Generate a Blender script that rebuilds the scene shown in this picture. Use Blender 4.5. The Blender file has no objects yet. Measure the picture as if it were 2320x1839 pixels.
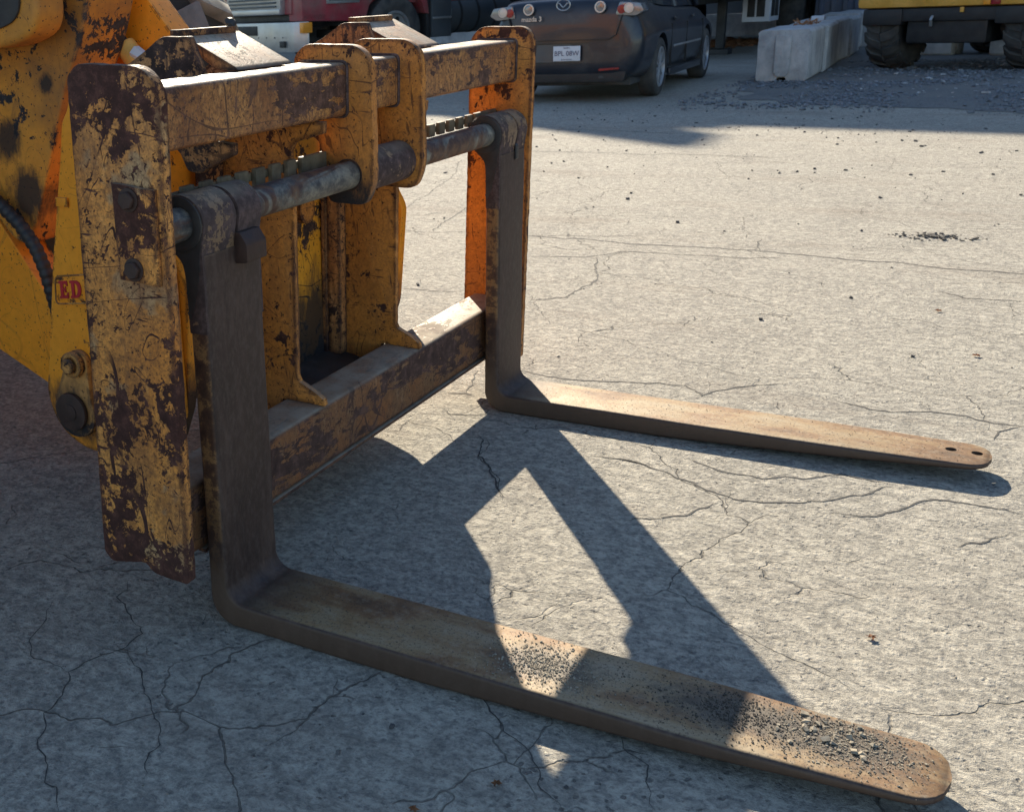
import bpy, bmesh, math, random
from mathutils import Vector, Matrix, noise
R = math.radians
SC = bpy.context.scene
COL = SC.collection
random.seed(7)

# ------------------------------------------------------------------ camera
RIGHT = Vector((0.8409125, 0.5391231, -0.0470364)); UP = Vector((-0.1263392, 0.2800866, 0.9516249)); FWD = Vector((-0.5262172, 0.7942907, -0.3036408))
CAM = Vector((1.1907, -1.5435, 1.1462))
cd = bpy.data.cameras.new('camera'); cam = bpy.data.objects.new('camera', cd); COL.objects.link(cam)
m = Matrix.Identity(4)
for i in range(3):
    m[i][0] = RIGHT[i]; m[i][1] = UP[i]; m[i][2] = -FWD[i]; m[i][3] = CAM[i]
cam.matrix_world = m
cd.sensor_width = 36; cd.lens = 36 * 2552.4 / 2320
cd.shift_x = (1160 - 654.05) / 2320; cd.shift_y = (828.8 - 919.5) / 2320
cd.clip_start = .05; cd.clip_end = 400
cd.dof.use_dof = True; cd.dof.focus_distance = 2.3; cd.dof.aperture_fstop = 14
SC.camera = cam

# ------------------------------------------------------------------ world, sun, exposure
SUN = Vector((-1.0, 1.34, 1.0)).normalized()
w = bpy.data.worlds.new('World'); SC.world = w; w.use_nodes = True
nt = w.node_tree; bg = nt.nodes['Background']
sky = nt.nodes.new('ShaderNodeTexSky'); sky.sky_type = 'NISHITA'; sky.sun_disc = False
sky.sun_elevation = math.asin(SUN.z); sky.sun_rotation = math.atan2(SUN.x, SUN.y)
sky.altitude = 50; sky.air_density = 1.2; sky.dust_density = .3; sky.ozone_density = 3.0
nt.links.new(sky.outputs[0], bg.inputs[0]); bg.inputs[1].default_value = .092
ld = bpy.data.lights.new('sun', 'SUN'); ld.energy = 5.0; ld.angle = R(.53); ld.color = (1, .89, .71)
sun = bpy.data.objects.new('sun', ld); COL.objects.link(sun); sun.rotation_euler = SUN.to_track_quat('Z', 'Y').to_euler()
SC.view_settings.view_transform = 'Standard'; SC.view_settings.look = 'None'
SC.view_settings.exposure = 1.19; SC.view_settings.gamma = 1; SC.view_settings.use_curve_mapping = False
SC.render.engine = 'CYCLES'

# ------------------------------------------------------------------ node helpers
class NT:
    def __init__(s, name):
        s.m = bpy.data.materials.new(name); s.m.use_nodes = True; s.t = s.m.node_tree
        s.b = s.t.nodes['Principled BSDF']
    def n(s, typ, **kw):
        o = s.t.nodes.new(typ)
        for k, v in kw.items(): setattr(o, k, v)
        return o
    def set(s, sock, v):
        if hasattr(v, 'links'): s.t.links.new(v, sock)
        elif isinstance(v, (tuple, list)) and len(v) == 3 and sock.type == 'RGBA': sock.default_value = (*v, 1)
        else: sock.default_value = v
    def coord(s, rnd=True, sc=(1, 1, 1)):
        tc = s.n('ShaderNodeTexCoord').outputs['Object']
        if rnd:
            oi = s.n('ShaderNodeObjectInfo').outputs['Random']
            mu = s.n('ShaderNodeMath', operation='MULTIPLY'); s.set(mu.inputs[0], oi); mu.inputs[1].default_value = 37.
            ad = s.n('ShaderNodeVectorMath', operation='ADD'); s.set(ad.inputs[0], tc); s.set(ad.inputs[1], mu.outputs[0]); tc = ad.outputs[0]
        mp = s.n('ShaderNodeMapping'); s.set(mp.inputs[0], tc); mp.inputs['Scale'].default_value = sc
        return mp.outputs[0]
    def noise(s, v, scale, detail=4, rough=.6, dist=0., out='Fac'):
        o = s.n('ShaderNodeTexNoise'); s.set(o.inputs['Vector'], v); o.inputs['Scale'].default_value = scale
        o.inputs['Detail'].default_value = detail; o.inputs['Roughness'].default_value = rough; o.inputs['Distortion'].default_value = dist
        return o.outputs[out]
    def voro(s, v, scale, feature='F1', rand=1, out='Distance'):
        o = s.n('ShaderNodeTexVoronoi', feature=feature); s.set(o.inputs['Vector'], v); o.inputs['Scale'].default_value = scale
        o.inputs['Randomness'].default_value = rand
        return o.outputs[out]
    def ramp(s, f, stops, interp='LINEAR'):
        o = s.n('ShaderNodeValToRGB'); s.set(o.inputs[0], f); cr = o.color_ramp; cr.interpolation = interp
        while len(cr.elements) < len(stops): cr.elements.new(.5)
        for e, (p, c) in zip(cr.elements, stops):
            e.position = p; e.color = (c, c, c, 1) if not isinstance(c, (tuple, list)) else (*c, 1)
        return o.outputs[0]
    def rng(s, f, a, b, c=0., d=1.):
        o = s.n('ShaderNodeMapRange'); s.set(o.inputs[0], f)
        for i, x in enumerate((a, b, c, d)): s.set(o.inputs[i + 1], x)
        return o.outputs[0]
    def math(s, op, a, b=0., c=None, clamp=False):
        o = s.n('ShaderNodeMath', operation=op, use_clamp=clamp); s.set(o.inputs[0], a); s.set(o.inputs[1], b)
        if c is not None: s.set(o.inputs[2], c)
        return o.outputs[0]
    def mix(s, f, a, b, blend='MIX'):
        o = s.n('ShaderNodeMix', data_type='RGBA', blend_type=blend); s.set(o.inputs[0], f); s.set(o.inputs[6], a); s.set(o.inputs[7], b)
        return o.outputs[2]
    def bump(s, h, strength=.5, dist=.01, nrm=None):
        o = s.n('ShaderNodeBump'); s.set(o.inputs['Height'], h); o.inputs['Strength'].default_value = strength; o.inputs['Distance'].default_value = dist
        if nrm is not None: s.set(o.inputs['Normal'], nrm)
        return o.outputs[0]
    def lines(s, v, scale, width, dist=1.5, seed=0.):
        """thin curving scratches: the iso-line of a stretched noise"""
        mp = s.n('ShaderNodeMapping'); s.set(mp.inputs[0], v); mp.inputs['Location'].default_value = (seed, seed * 2.1, seed * .7)
        f = s.noise(mp.outputs[0], scale, 1.5, .4, dist)
        d = s.math('ABSOLUTE', s.math('SUBTRACT', f, .5))
        gate = s.rng(s.noise(mp.outputs[0], scale * 1.7, 2), .45, .55)
        wv = s.math('MULTIPLY', s.noise(mp.outputs[0], scale * 9, 2), width * 2)
        return s.math('MULTIPLY', s.math('LESS_THAN', d, wv), gate)
    def streaks(s, ang, sc, lo, seed, long=14.):
        """straight scrape marks: noise drawn out hard along one direction"""
        c = s.coord(); mp = s.n('ShaderNodeMapping'); s.set(mp.inputs[0], c); mp.inputs['Rotation'].default_value = (R(ang), R(ang), 0); mp.inputs['Location'].default_value = (seed, seed * 1.7, seed * .3)
        m2 = s.n('ShaderNodeMapping'); s.set(m2.inputs[0], mp.outputs[0]); m2.inputs['Scale'].default_value = (sc, sc, sc / long)
        f = s.noise(m2.outputs[0], 1., 3, .55, .25); gate = s.noise(c, 7 + seed * .1, 3)
        return s.rng(s.math('ADD', f, s.math('MULTIPLY', s.math('SUBTRACT', gate, .5), .35)), lo, lo + .035)
    def edge(s, radius=.016, lo=.004, hi=.07):
        bv = s.n('ShaderNodeBevel', samples=4); bv.inputs['Radius'].default_value = radius
        g = s.n('ShaderNodeNewGeometry'); dp = s.n('ShaderNodeVectorMath', operation='DOT_PRODUCT')
        s.set(dp.inputs[0], bv.outputs[0]); s.set(dp.inputs[1], g.outputs['True Normal'])
        return s.rng(s.math('SUBTRACT', 1., dp.outputs['Value']), lo, hi)
    def upmask(s, a=.5, b=.95):
        g = s.n('ShaderNodeNewGeometry'); sp = s.n('ShaderNodeSeparateXYZ'); s.set(sp.inputs[0], g.outputs['Normal'])
        return s.rng(sp.outputs[2], a, b)
    def done(s, col, rough=.6, metal=0., normal=None, **kw):
        s.set(s.b.inputs['Base Color'], col); s.set(s.b.inputs['Roughness'], rough); s.set(s.b.inputs['Metallic'], metal)
        if normal is not None: s.set(s.b.inputs['Normal'], normal)
        for k, v in kw.items(): s.set(s.b.inputs[k], v)
        return s.m

def plain(name, col, rough=.6, metal=0., var=.25, scale=12, bump=.15, dust=0., **kw):
    s = NT(name); v = s.coord(); n1 = s.noise(v, scale, 5, .65)
    c = s.mix(s.rng(n1, .3, .75), tuple(x * (1 - var) for x in col), tuple(min(1, x * (1 + var)) for x in col))
    if dust: c = s.mix(s.math('MULTIPLY', s.rng(s.noise(v, scale * .6, 5), .35, .7), dust), c, (.22, .2, .17))
    return s.done(c, s.rng(n1, .3, .7, rough * .85, min(1, rough * 1.15)), metal, s.bump(n1, bump, .003), **kw)

def worn(name, base, pale=None, rust=.5, scratch=1., edge=1., big=3., dust=.3, green=0., chips=1., stretch=(1, 1, 1), dark=(.03, .016, .013), grime=.3, rough=.5, ends=None, blots=(), film=0.):
    """yellow paint, flaked down to dark rust along edges, in patches, chips and long scratches"""
    s = NT(name); v = s.coord(sc=stretch); u = s.coord()
    pale = pale or tuple(min(1, x * 1.3 + .06) for x in base)
    c = s.mix(s.rng(s.noise(v, 4, 4), .3, .7), base, pale)
    c = s.mix(s.math('MULTIPLY', s.rng(s.noise(u, 45, 3), .35, .75), .35), c, tuple(x * .62 for x in base))
    if green: c = s.mix(s.math('MULTIPLY', s.rng(s.noise(v, 6, 4), .56, .6), green), c, (.3, .32, .22))
    big_n = s.noise(v, big, 7, .68, .3); fine = s.noise(v, big * 9, 6, .7, .4)
    e = s.edge()
    if film:   # brown rubbed film: streaks running down and fine mottling, so the paint is never one tone
        fs_ = s.noise(s.coord(sc=(1, 1, .28)), 9, 8, .78, .3)
        c = s.mix(s.math('MULTIPLY', s.rng(fs_, .44, .62), film), c, (.26, .1, .034))
        c = s.mix(s.math('MULTIPLY', s.rng(s.noise(u, 70, 7, .82), .46, .62), min(1, film * .9)), c, (.14, .058, .026))
        c = s.mix(s.math('MULTIPLY', s.rng(s.noise(u, 165, 3, .7), .5, .6), film * .55), c, (.11, .05, .026))
        c = s.mix(s.math('MULTIPLY', s.rng(s.noise(s.coord(sc=(1, 1, .5)), 30, 7, .8), .56, .66), film * .6), c, tuple(min(1, x * 1.15 + .03) for x in pale))
    t = .70 - .36 * rust
    mk = s.math('ADD', big_n, s.math('MULTIPLY', s.math('SUBTRACT', fine, .5), .6))
    mk = s.math('ADD', mk, s.math('MULTIPLY', e, .13 * edge))
    if ends:   # knocked about most at its top and foot
        tc = s.n('ShaderNodeTexCoord'); sz = s.n('ShaderNodeSeparateXYZ'); s.set(sz.inputs[0], tc.outputs['Object'])
        for (z0, z1, k) in ends: mk = s.math('ADD', mk, s.rng(sz.outputs[2], z0, z1, 0, k))
    flake = s.rng(mk, t, t + .018)
    chip = s.rng(s.voro(u, 55, rand=1), .13 + .0, .10, 0, 1)
    chip = s.math('MULTIPLY', chip, s.rng(s.noise(u, 9, 3), .5 - .04 * chips, .56 - .04 * chips))
    sp = s.rng(s.noise(u, 120, 4, .6), .66 - .02 * chips, .68 - .02 * chips)
    l = s.math('MAXIMUM', s.lines(s.coord(sc=(1, 1, .35)), 2.6, .0035, 1.4, 1.), s.lines(s.coord(sc=(.5, .5, 1.6)), 3.1, .003, 1.2, 5.))
    l = s.math('MAXIMUM', l, s.lines(s.coord(sc=(1.3, 1.3, .8)), 5., .005, 2.2, 9.))
    if film:
        for (ang, sc_, lo_, sd_) in ((4, 95, .655, 3.), (38, 120, .66, 7.), (-47, 110, .665, 11.), (84, 100, .675, 15.), (15, 45, .69, 19.)):
            l = s.math('MAXIMUM', l, s.streaks(ang, sc_, lo_, sd_))
    l2 = s.math('MULTIPLY', l, scratch, clamp=True)
    mask = s.math('MAXIMUM', s.math('MAXIMUM', flake, s.math('MULTIPLY', chip, min(1, chips))), s.math('MAXIMUM', l2, s.math('MULTIPLY', sp, min(1, chips))))
    rc = s.ramp(s.noise(u, 34, 7, .78), [(.3, tuple(x * .6 for x in dark)), (.5, tuple(x * 1.25 for x in dark)), (.6, tuple(x * 2.2 + .004 for x in dark)), (.68, (.13, .062, .03)), (.8, (.2, .12, .065))])
    c = s.mix(mask, c, rc)
    # grime rubbed into the paint
    gm = s.math('MULTIPLY', s.rng(s.noise(v, 2.2, 6, .7), .45, .7), grime)
    c = s.mix(gm, c, (.06, .05, .045))
    c = s.mix(s.math('MULTIPLY', s.math('MULTIPLY', s.upmask(), s.rng(s.noise(u, 14, 5), .2, .6)), dust), c, (.34, .29, .22))
    for (bx, bz, br) in blots:   # black grease worked out of the joints
        tc = s.n('ShaderNodeTexCoord'); sz = s.n('ShaderNodeSeparateXYZ'); s.set(sz.inputs[0], tc.outputs['Object'])
        dx = s.math('POWER', s.math('SUBTRACT', sz.outputs[0], bx), 2.); dz = s.math('POWER', s.math('SUBTRACT', sz.outputs[2], bz), 2.)
        d = s.math('SQRT', s.math('ADD', dx, dz)); d = s.math('ADD', d, s.math('MULTIPLY', s.math('SUBTRACT', s.noise(s.coord(sc=(1, 1, .45)), 13, 7, .75), .5), .03 + br * 2.6))
        c = s.mix(s.math('MULTIPLY', s.rng(d, br * 1.25, br * .55), .92), c, (.022, .021, .023))
    h = s.math('SUBTRACT', s.math('MULTIPLY', fine, .25), s.math('MULTIPLY', mask, .6))
    return s.done(c, s.rng(mask, 0, 1, rough, .85), 0., s.bump(h, .6, .0015), **{'Specular IOR Level': .3})

YEL = (.62, .235, .028)
M = {}
M['plate'] = worn('rusty_scratched_paint', (.78, .28, .042), (.8, .38, .1), rust=.36, scratch=1, edge=1.2, big=6.5, green=.55, chips=1.7, dark=(.045, .017, .012), dust=.5, grime=.1, film=.75, ends=[(.66, .92, .10), (.5, .02, .12)])
M['rib'] = worn('orange_paint_chipped', (.6, .225, .035), (.66, .28, .06), rust=.26, scratch=.7, edge=1.3, big=3.5, chips=1.2, grime=.15, dust=.45, film=.48, dark=(.04, .016, .011))
M['lug'] = worn('orange_paint_greasy_hole', (.62, .22, .035), (.68, .28, .06), rust=.3, scratch=.7, edge=1.4, big=5, chips=1.2, grime=.2, dust=.45, film=.4, dark=(.04, .016, .011), blots=[(.045, .64, .07), (.03, .6, .06)])
M['beam'] = worn('rubbed_brown_paint', (.5, .2, .055), (.56, .28, .09), rust=.34, scratch=.8, edge=1.1, big=5.5, chips=2., stretch=(1, .45, 1.1), dark=(.07, .036, .026), grime=.35, dust=.9, rough=.42, film=1.)
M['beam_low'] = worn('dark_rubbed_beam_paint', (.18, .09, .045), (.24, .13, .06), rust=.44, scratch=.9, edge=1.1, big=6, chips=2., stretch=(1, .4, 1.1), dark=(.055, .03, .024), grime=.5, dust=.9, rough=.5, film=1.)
M['hook'] = worn('hook_paint', (.58, .24, .07), (.62, .32, .12), rust=.42, scratch=.7, edge=1.6, big=6, chips=1.8, dust=.9, grime=.3, film=.8)
M['loader'] = worn('loader_yellow_paint', (.86, .285, .016), (.88, .32, .022), rust=.14, scratch=.22, edge=1.0, big=2.2, chips=.9, grime=.1, dust=.35)
M['coupler'] = worn('coupler_yellow_paint', (.86, .29, .016), (.88, .33, .024), rust=.14, scratch=.22, edge=1.0, big=2.4, chips=.9, grime=.1, dust=.35, blots=[(1.81, .27, .085), (2.1, .3, .1)])
M['pocket'] = worn('chipped_pocket_paint', (.7, .28, .02), (.72, .34, .03), rust=.5, scratch=1., edge=1.2, big=5, chips=1.4, grime=.5, blots=[(2.05, .3, .16)])
M['loader_dirty'] = worn('greasy_loader_paint', (.66, .25, .03), (.7, .3, .045), rust=.28, scratch=.3, edge=.6, big=2.6, chips=1.2, grime=.75, dark=(.02, .018, .02), dust=.3, blots=[(1.52, .87, .05), (1.57, .74, .06), (1.69, .80, .028), (1.67, 1.0, .022), (1.68, .72, .03)])
M['pin_plate'] = worn('pin_plate_paint', (.55, .24, .04), rust=.36, scratch=.4, edge=1.6, big=5, chips=1.4, grime=.4, blots=[(1.812, .268, .075)])
M['yellow_plain'] = worn('machine_yellow', (.6, .3, .035), rust=.05, scratch=.1, edge=.2, big=2, chips=.3, grime=.2)

def steel_fork(dirt=()):
    s = NT('brown_forged_steel'); v = s.coord(rnd=False, sc=(1, 1, .25)); u = s.coord()
    n1 = s.noise(v, 22, 6, .7); n2 = s.noise(u, 5, 5)
    c = s.ramp(n1, [(.3, (.022, .012, .010)), (.5, (.042, .023, .018)), (.6, (.066, .039, .03)), (.74, (.14, .088, .06))])
    c = s.mix(s.math('MULTIPLY', s.rng(n2, .5, .7), .5), c, (.06, .034, .024))
    c = s.mix(s.rng(s.noise(s.coord(rnd=False, sc=(1, 1, .5)), 75, 7, .8), .47, .66, 0, .6), c, (.1, .072, .06))
    sw = s.coord(rnd=False, sc=(.3, 1, 1)); rub = s.noise(sw, 16, 5, .65)
    # dust and rubbed rust lying on the upward faces
    top = s.ramp(s.math('ADD', s.math('MULTIPLY', rub, .7), s.math('MULTIPLY', s.noise(u, 3.5, 4), .3)),
                 [(.33, (.09, .05, .024)), (.43, (.19, .1, .04)), (.5, (.26, .17, .08)), (.57, (.28, .205, .115)), (.7, (.3, .24, .16))])
    spk = s.rng(s.noise(u, 170, 4, .7), .555, .61)
    top = s.mix(s.math('MULTIPLY', spk, .7), top, (.07, .045, .028))
    top = s.mix(s.rng(s.noise(u, 60, 6, .8), .5, .7, 0, .5), top, (.36, .3, .21))
    tc = s.n('ShaderNodeTexCoord'); sx = s.n('ShaderNodeSeparateXYZ'); s.set(sx.inputs[0], tc.outputs['Object'])
    away = s.rng(sx.outputs[0], .02, .16)
    gs = s.n('ShaderNodeNewGeometry'); sn = s.n('ShaderNodeSeparateXYZ'); s.set(sn.inputs[0], gs.outputs['Normal'])
    sd = s.rng(s.math('ABSOLUTE', sn.outputs[1]), .7, .95)   # mill scale and old paint left on the flanks of the shank
    hi = s.rng(sx.outputs[2], .1, .3)
    fl = s.ramp(s.noise(u, 17, 7, .75), [(.38, (.05, .025, .018)), (.5, (.1, .05, .028)), (.56, (.3, .16, .06)), (.62, (.13, .07, .035))])
    c = s.mix(s.math('MULTIPLY', sd, hi), c, fl)
    c = s.mix(s.math('MULTIPLY', sd, s.rng(sx.outputs[2], .16, .08, 0, .7)), c, (.09, .055, .035))
    c = s.mix(s.math('MULTIPLY', s.upmask(.75, .97), s.math('MULTIPLY', away, .93)), c, top)
    for (dx_, dy_, rx_, ry_) in dirt:   # soil film smeared where the grit lies
        a_ = s.math('POWER', s.math('DIVIDE', s.math('SUBTRACT', sx.outputs[0], dx_), rx_), 2.); b_ = s.math('POWER', s.math('DIVIDE', s.math('SUBTRACT', sx.outputs[1], dy_), ry_), 2.)
        d_ = s.math('ADD', s.math('SQRT', s.math('ADD', a_, b_)), s.math('MULTIPLY', s.math('SUBTRACT', s.noise(u, 38, 8, .85), .5), 2.6))
        c = s.mix(s.math('MULTIPLY', s.rng(d_, 1.15, .5), s.math('MULTIPLY', s.upmask(.75, .97), .85)), c, (.062, .05, .038))
    e = s.edge(.008, .01, .2)
    c = s.mix(s.math('MULTIPLY', e, s.rng(s.noise(u, 30, 5), .4, .65, 0, .6)), c, (.2, .14, .09))
    h = s.math('ADD', s.noise(u, 90, 4), s.math('MULTIPLY', s.noise(u, 14, 3), 1.5))
    return s.done(c, s.rng(n1, .3, .7, .5, .7), .15, s.bump(h, .35, .0018))
M['fork'] = steel_fork(); M['fork_dirty'] = steel_fork([(.605, 0., .1, .06), (.93, .012, .15, .06), (1.07, .015, .12, .065)])
def steel_bar():
    s = NT('greasy_blue_steel'); u = s.coord(rnd=False); v = s.coord(rnd=False, sc=(1, .5, 1))
    n1 = s.noise(v, 18, 6, .7, .6); n2 = s.noise(v, 7, 5, .7, .8)
    c = s.ramp(s.math('ADD', s.math('MULTIPLY', n1, .6), s.math('MULTIPLY', s.noise(u, 55, 7, .8), .4)), [(.38, (.02, .022, .026)), (.47, (.07, .072, .074)), (.54, (.17, .16, .135)), (.62, (.27, .25, .2))])
    c = s.mix(s.rng(n2, .5, .56), c, s.ramp(s.noise(u, 40, 4), [(.4, (.06, .03, .025)), (.7, (.16, .085, .045))]))
    return s.done(c, s.rng(n1, .3, .7, .4, .7), .15, s.bump(s.noise(u, 45, 6, .75), .6, .002))
M['bar'] = steel_bar()
M['eye'] = worn('rubbed_eye_steel', (.22, .13, .07), (.26, .17, .1), rust=.72, scratch=.5, edge=.3, big=6, chips=1.5, dark=(.055, .036, .034), dust=.5, grime=.3)
M['grease'] = plain('black_grease', (.022, .022, .024), .55, var=.5, scale=20, bump=.6, dust=.15)
M['tooth'] = plain('grey_worn_tooth', (.15, .115, .07), .6, var=.55, scale=25, bump=.5)
M['bolt'] = plain('rusty_bolt', (.042, .02, .014), .65, var=.5, scale=40, bump=.7)
M['rubber'] = plain('dusty_tyre_rubber', (.03, .03, .031), .85, var=.3, scale=8, dust=.35)
M['rubber_pale'] = plain('pale_dusty_tyre_rubber', (.15, .142, .132), .9, var=.5, scale=11, dust=.7, bump=.8)
M['rubber_gap'] = plain('dark_tread_gap', (.035, .028, .022), .9, var=.4, scale=9)
M['black'] = plain('black_plastic', (.012, .012, .013), .55, dust=.08)
M['chassis'] = plain('dirty_chassis', (.03, .032, .036), .7, var=.5, scale=6, dust=.25)
M['chrome'] = plain('dull_chrome', (.5, .5, .5), .38, .75, var=.12, scale=5, bump=.1, dust=.35)
M['alloy'] = plain('alloy_wheel', (.45, .46, .48), .35, .6, var=.1)
M['red'] = plain('faded_red_paint', (.3, .02, .035), .4, var=.4, scale=3.5, bump=.05, dust=.5)
M['truckgrey'] = plain('truck_grey_tank', (.07, .085, .1), .45, .4, var=.2, scale=2, dust=.25)
M['white'] = plain('white_paint', (.6, .62, .66), .5, var=.1, scale=4)
M['container'] = plain('blue_container', (.05, .07, .12), .55, var=.3, scale=4, dust=.3)
M['wall'] = plain('shade_building_cladding', (.16, .17, .18), .6, var=.15, scale=1.2)
M['redlens'] = plain('red_lamp_lens', (.25, .015, .02), .2, var=.2, scale=9, bump=0)
M['amber'] = plain('amber_lens', (.8, .3, .03), .25, var=.1, scale=9, bump=0)
M['clearlens'] = plain('clear_lamp', (.2, .21, .23), .15, .5, var=.15, scale=9, bump=0)
M['glass'] = plain('dark_glass', (.015, .018, .022), .05, var=.1, scale=3, bump=0)
M['text_dark'] = plain('blue_print', (.02, .03, .09), .5, var=.05, bump=0)
M['text_red'] = plain('red_letter_paint', (.42, .012, .02), .5, var=.25, scale=60, bump=.2)
M['leaf'] = plain('dry_leaf', (.3, .13, .05), .7, var=.5, scale=60)
M['pebble'] = plain('dark_pebble', (.05, .05, .052), .85, var=.5, scale=30)
M['gravel'] = plain('gravel_stone', (.16, .17, .185), .85, var=.55, scale=18)
M['grit'] = plain('tan_grit', (.27, .23, .17), .9, var=.6, scale=70)
M['gritdark'] = plain('dark_grit', (.07, .058, .045), .9, var=.6, scale=90)
M['crack'] = plain('crack_dirt', (.065, .06, .053), .95, var=.5, scale=40, bump=.8)
M['soil'] = plain('dusty_dirt', (.1, .09, .075), .95, var=.4, scale=20, bump=.8)

def car_paint():
    s = NT('dark_grey_car_paint'); v = s.coord(rnd=False); n1 = s.noise(v, 3, 4)
    c = s.mix(s.rng(n1, .35, .7), (.009, .012, .02), (.015, .019, .028))
    c = s.mix(s.math('MULTIPLY', s.rng(s.noise(v, 6, 5), .5, .75), .25), c, (.12, .11, .1))
    return s.done(c, .36, .0, **{'Coat Weight': .3, 'Coat Roughness': .08})
M['car'] = car_paint()

def block_mat():
    s = NT('cast_concrete'); v = s.coord(); n1 = s.noise(v, 3, 6, .7); n2 = s.noise(v, 60, 4)
    c = s.ramp(n1, [(.3, (.27, .27, .275)), (.5, (.44, .43, .42)), (.7, (.58, .56, .53))])
    c = s.mix(s.math('MULTIPLY', s.rng(s.voro(v, 22), .12, .08), .6), c, (.12, .12, .12))
    c = s.mix(s.math('MULTIPLY', s.rng(s.noise(s.coord(sc=(1, 1, .3)), 5, 4), .5, .7), .45), c, (.17, .16, .15))
    return s.done(c, .9, 0, s.bump(s.math('ADD', s.math('MULTIPLY', n1, 2), n2), .7, .01))
M['block'] = block_mat()

def ground_mat():
    s = NT('weathered_concrete'); v = s.coord(rnd=False)
    big = s.noise(v, .55, 5, .6, .4); mid = s.noise(v, 3.2, 6, .7, .3); fine = s.noise(v, 75, 5, .78); grain = s.noise(v, 190, 3, .7)
    c = s.ramp(mid, [(.28, (.26, .238, .2)), (.5, (.36, .328, .272)), (.72, (.43, .395, .325))])
    c = s.mix(s.math('MULTIPLY', s.rng(big, .35, .65), .4), c, (.235, .22, .195))
    # the yard lightens away from the fork where it is swept by traffic
    c = s.mix(s.math('MULTIPLY', s.rng(s.noise(s.coord(rnd=False, sc=(.35, 1, 1)), 1.3, 5, .6), .45, .7), .5), c, (.37, .335, .275))
    # exposed aggregate: pale and dark chips
    vc = s.voro(v, 95, out='Color'); vd = s.voro(v, 95)
    sep = s.n('ShaderNodeSeparateColor'); s.set(sep.inputs[0], vc)
    ag = s.math('MULTIPLY', s.rng(vd, .5, .32), s.rng(sep.outputs[0], .62, .66)); ag2 = s.math('MULTIPLY', s.rng(vd, .5, .3), s.rng(sep.outputs[1], .66, .7))
    c = s.mix(s.math('MULTIPLY', ag, .35), c, (.45, .415, .35)); c = s.mix(s.math('MULTIPLY', ag2, .6), c, (.15, .145, .14))
    c = s.mix(s.rng(fine, .5, .62, 0, .6), c, (.53, .485, .395)); c = s.mix(s.rng(fine, .48, .38, 0, .65), c, (.12, .112, .1))
    m2 = s.noise(s.coord(rnd=False, sc=(1, 1.3, 1)), 24, 6, .8, .5)
    c = s.mix(s.rng(m2, .5, .4, 0, .55), c, (.17, .16, .14)); c = s.mix(s.rng(m2, .52, .62, 0, .6), c, (.54, .495, .405))
    # worn pits
    wv = s.n('ShaderNodeVectorMath', operation='ADD'); s.set(wv.inputs[0], v)
    nv = s.n('ShaderNodeVectorMath', operation='SCALE'); s.set(nv.inputs[0], s.noise(v, 30, 3, out='Color')); nv.inputs['Scale'].default_value = .03
    s.set(wv.inputs[1], nv.outputs[0])
    pd = s.voro(wv.outputs[0], 42); pit = s.math('MULTIPLY', s.rng(pd, .2, .1), s.rng(s.noise(v, 4, 3), .46, .6))
    c = s.mix(s.math('MULTIPLY', pit, .7), c, (.11, .105, .1))
    # fine map cracks
    nv2 = s.n('ShaderNodeVectorMath', operation='SCALE'); s.set(nv2.inputs[0], s.noise(v, 4, 4, .55, out='Color')); nv2.inputs['Scale'].default_value = .2
    w2 = s.n('ShaderNodeVectorMath', operation='ADD'); s.set(w2.inputs[0], v); s.set(w2.inputs[1], nv2.outputs[0])
    ck1 = s.voro(w2.outputs[0], 1.3, 'DISTANCE_TO_EDGE'); ckw = s.noise(v, 17, 3)
    ck1 = s.math('MULTIPLY', s.rng(ck1, s.math('MULTIPLY', ckw, .0062), .0008), s.rng(s.noise(v, 1.1, 3), .44, .5))
    ck2 = s.voro(w2.outputs[0], 4.2, 'DISTANCE_TO_EDGE')
    ck2 = s.math('MULTIPLY', s.rng(ck2, s.math('MULTIPLY', ckw, .017), .0015), s.rng(s.noise(v, 2.3, 4, .7), .54, .6))
    ck = s.math('MAXIMUM', ck1, s.math('MULTIPLY', ck2, .75))
    c = s.mix(s.math('MULTIPLY', ck, .62), c, (.07, .065, .058))
    # oil and tyre dirt
    st = s.rng(s.noise(s.coord(rnd=False, sc=(.3, 1, 1)), 1.6, 7, .72), .54, .7); c = s.mix(s.math('MULTIPLY', st, .4), c, (.17, .125, .092))
    st2 = s.rng(s.noise(s.coord(rnd=False, sc=(1, .8, 1)), 2.7, 7, .75), .62, .7); c = s.mix(s.math('MULTIPLY', st2, .3), c, (.09, .085, .078))
    h = s.math('ADD', s.math('MULTIPLY', fine, 1.), s.math('MULTIPLY', grain, .4))
    h = s.math('SUBTRACT', h, s.math('MULTIPLY', pit, 1.3)); h = s.math('SUBTRACT', h, s.math('MULTIPLY', ck, 1.5))
    h = s.math('ADD', h, s.math('MULTIPLY', s.math('ADD', ag, ag2), .2))
    h = s.math('ADD', h, s.math('MULTIPLY', mid, 1.2)); h = s.math('ADD', h, s.math('MULTIPLY', m2, 1.8))
    return s.done(c, .88, 0, s.bump(h, 1., .0055), **{'Specular IOR Level': .25})
M['ground'] = ground_mat()
def gravel_ground():
    s = NT('gravelly_yard'); v = s.coord(rnd=False); a = s.noise(v, 1.1, 6, .7); b = s.noise(v, 40, 5, .8)
    vd = s.voro(v, 26)
    c = s.ramp(b, [(.3, (.07, .07, .07)), (.5, (.15, .147, .14)), (.7, (.27, .26, .245))])
    c = s.mix(s.rng(a, .42, .62, 0, .8), c, (.19, .18, .16))
    return s.done(c, .95, 0, s.bump(s.math('ADD', b, s.rng(vd, 0, .5, 1, 0)), 1., .012))
M['gravelbed'] = gravel_ground()

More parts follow.
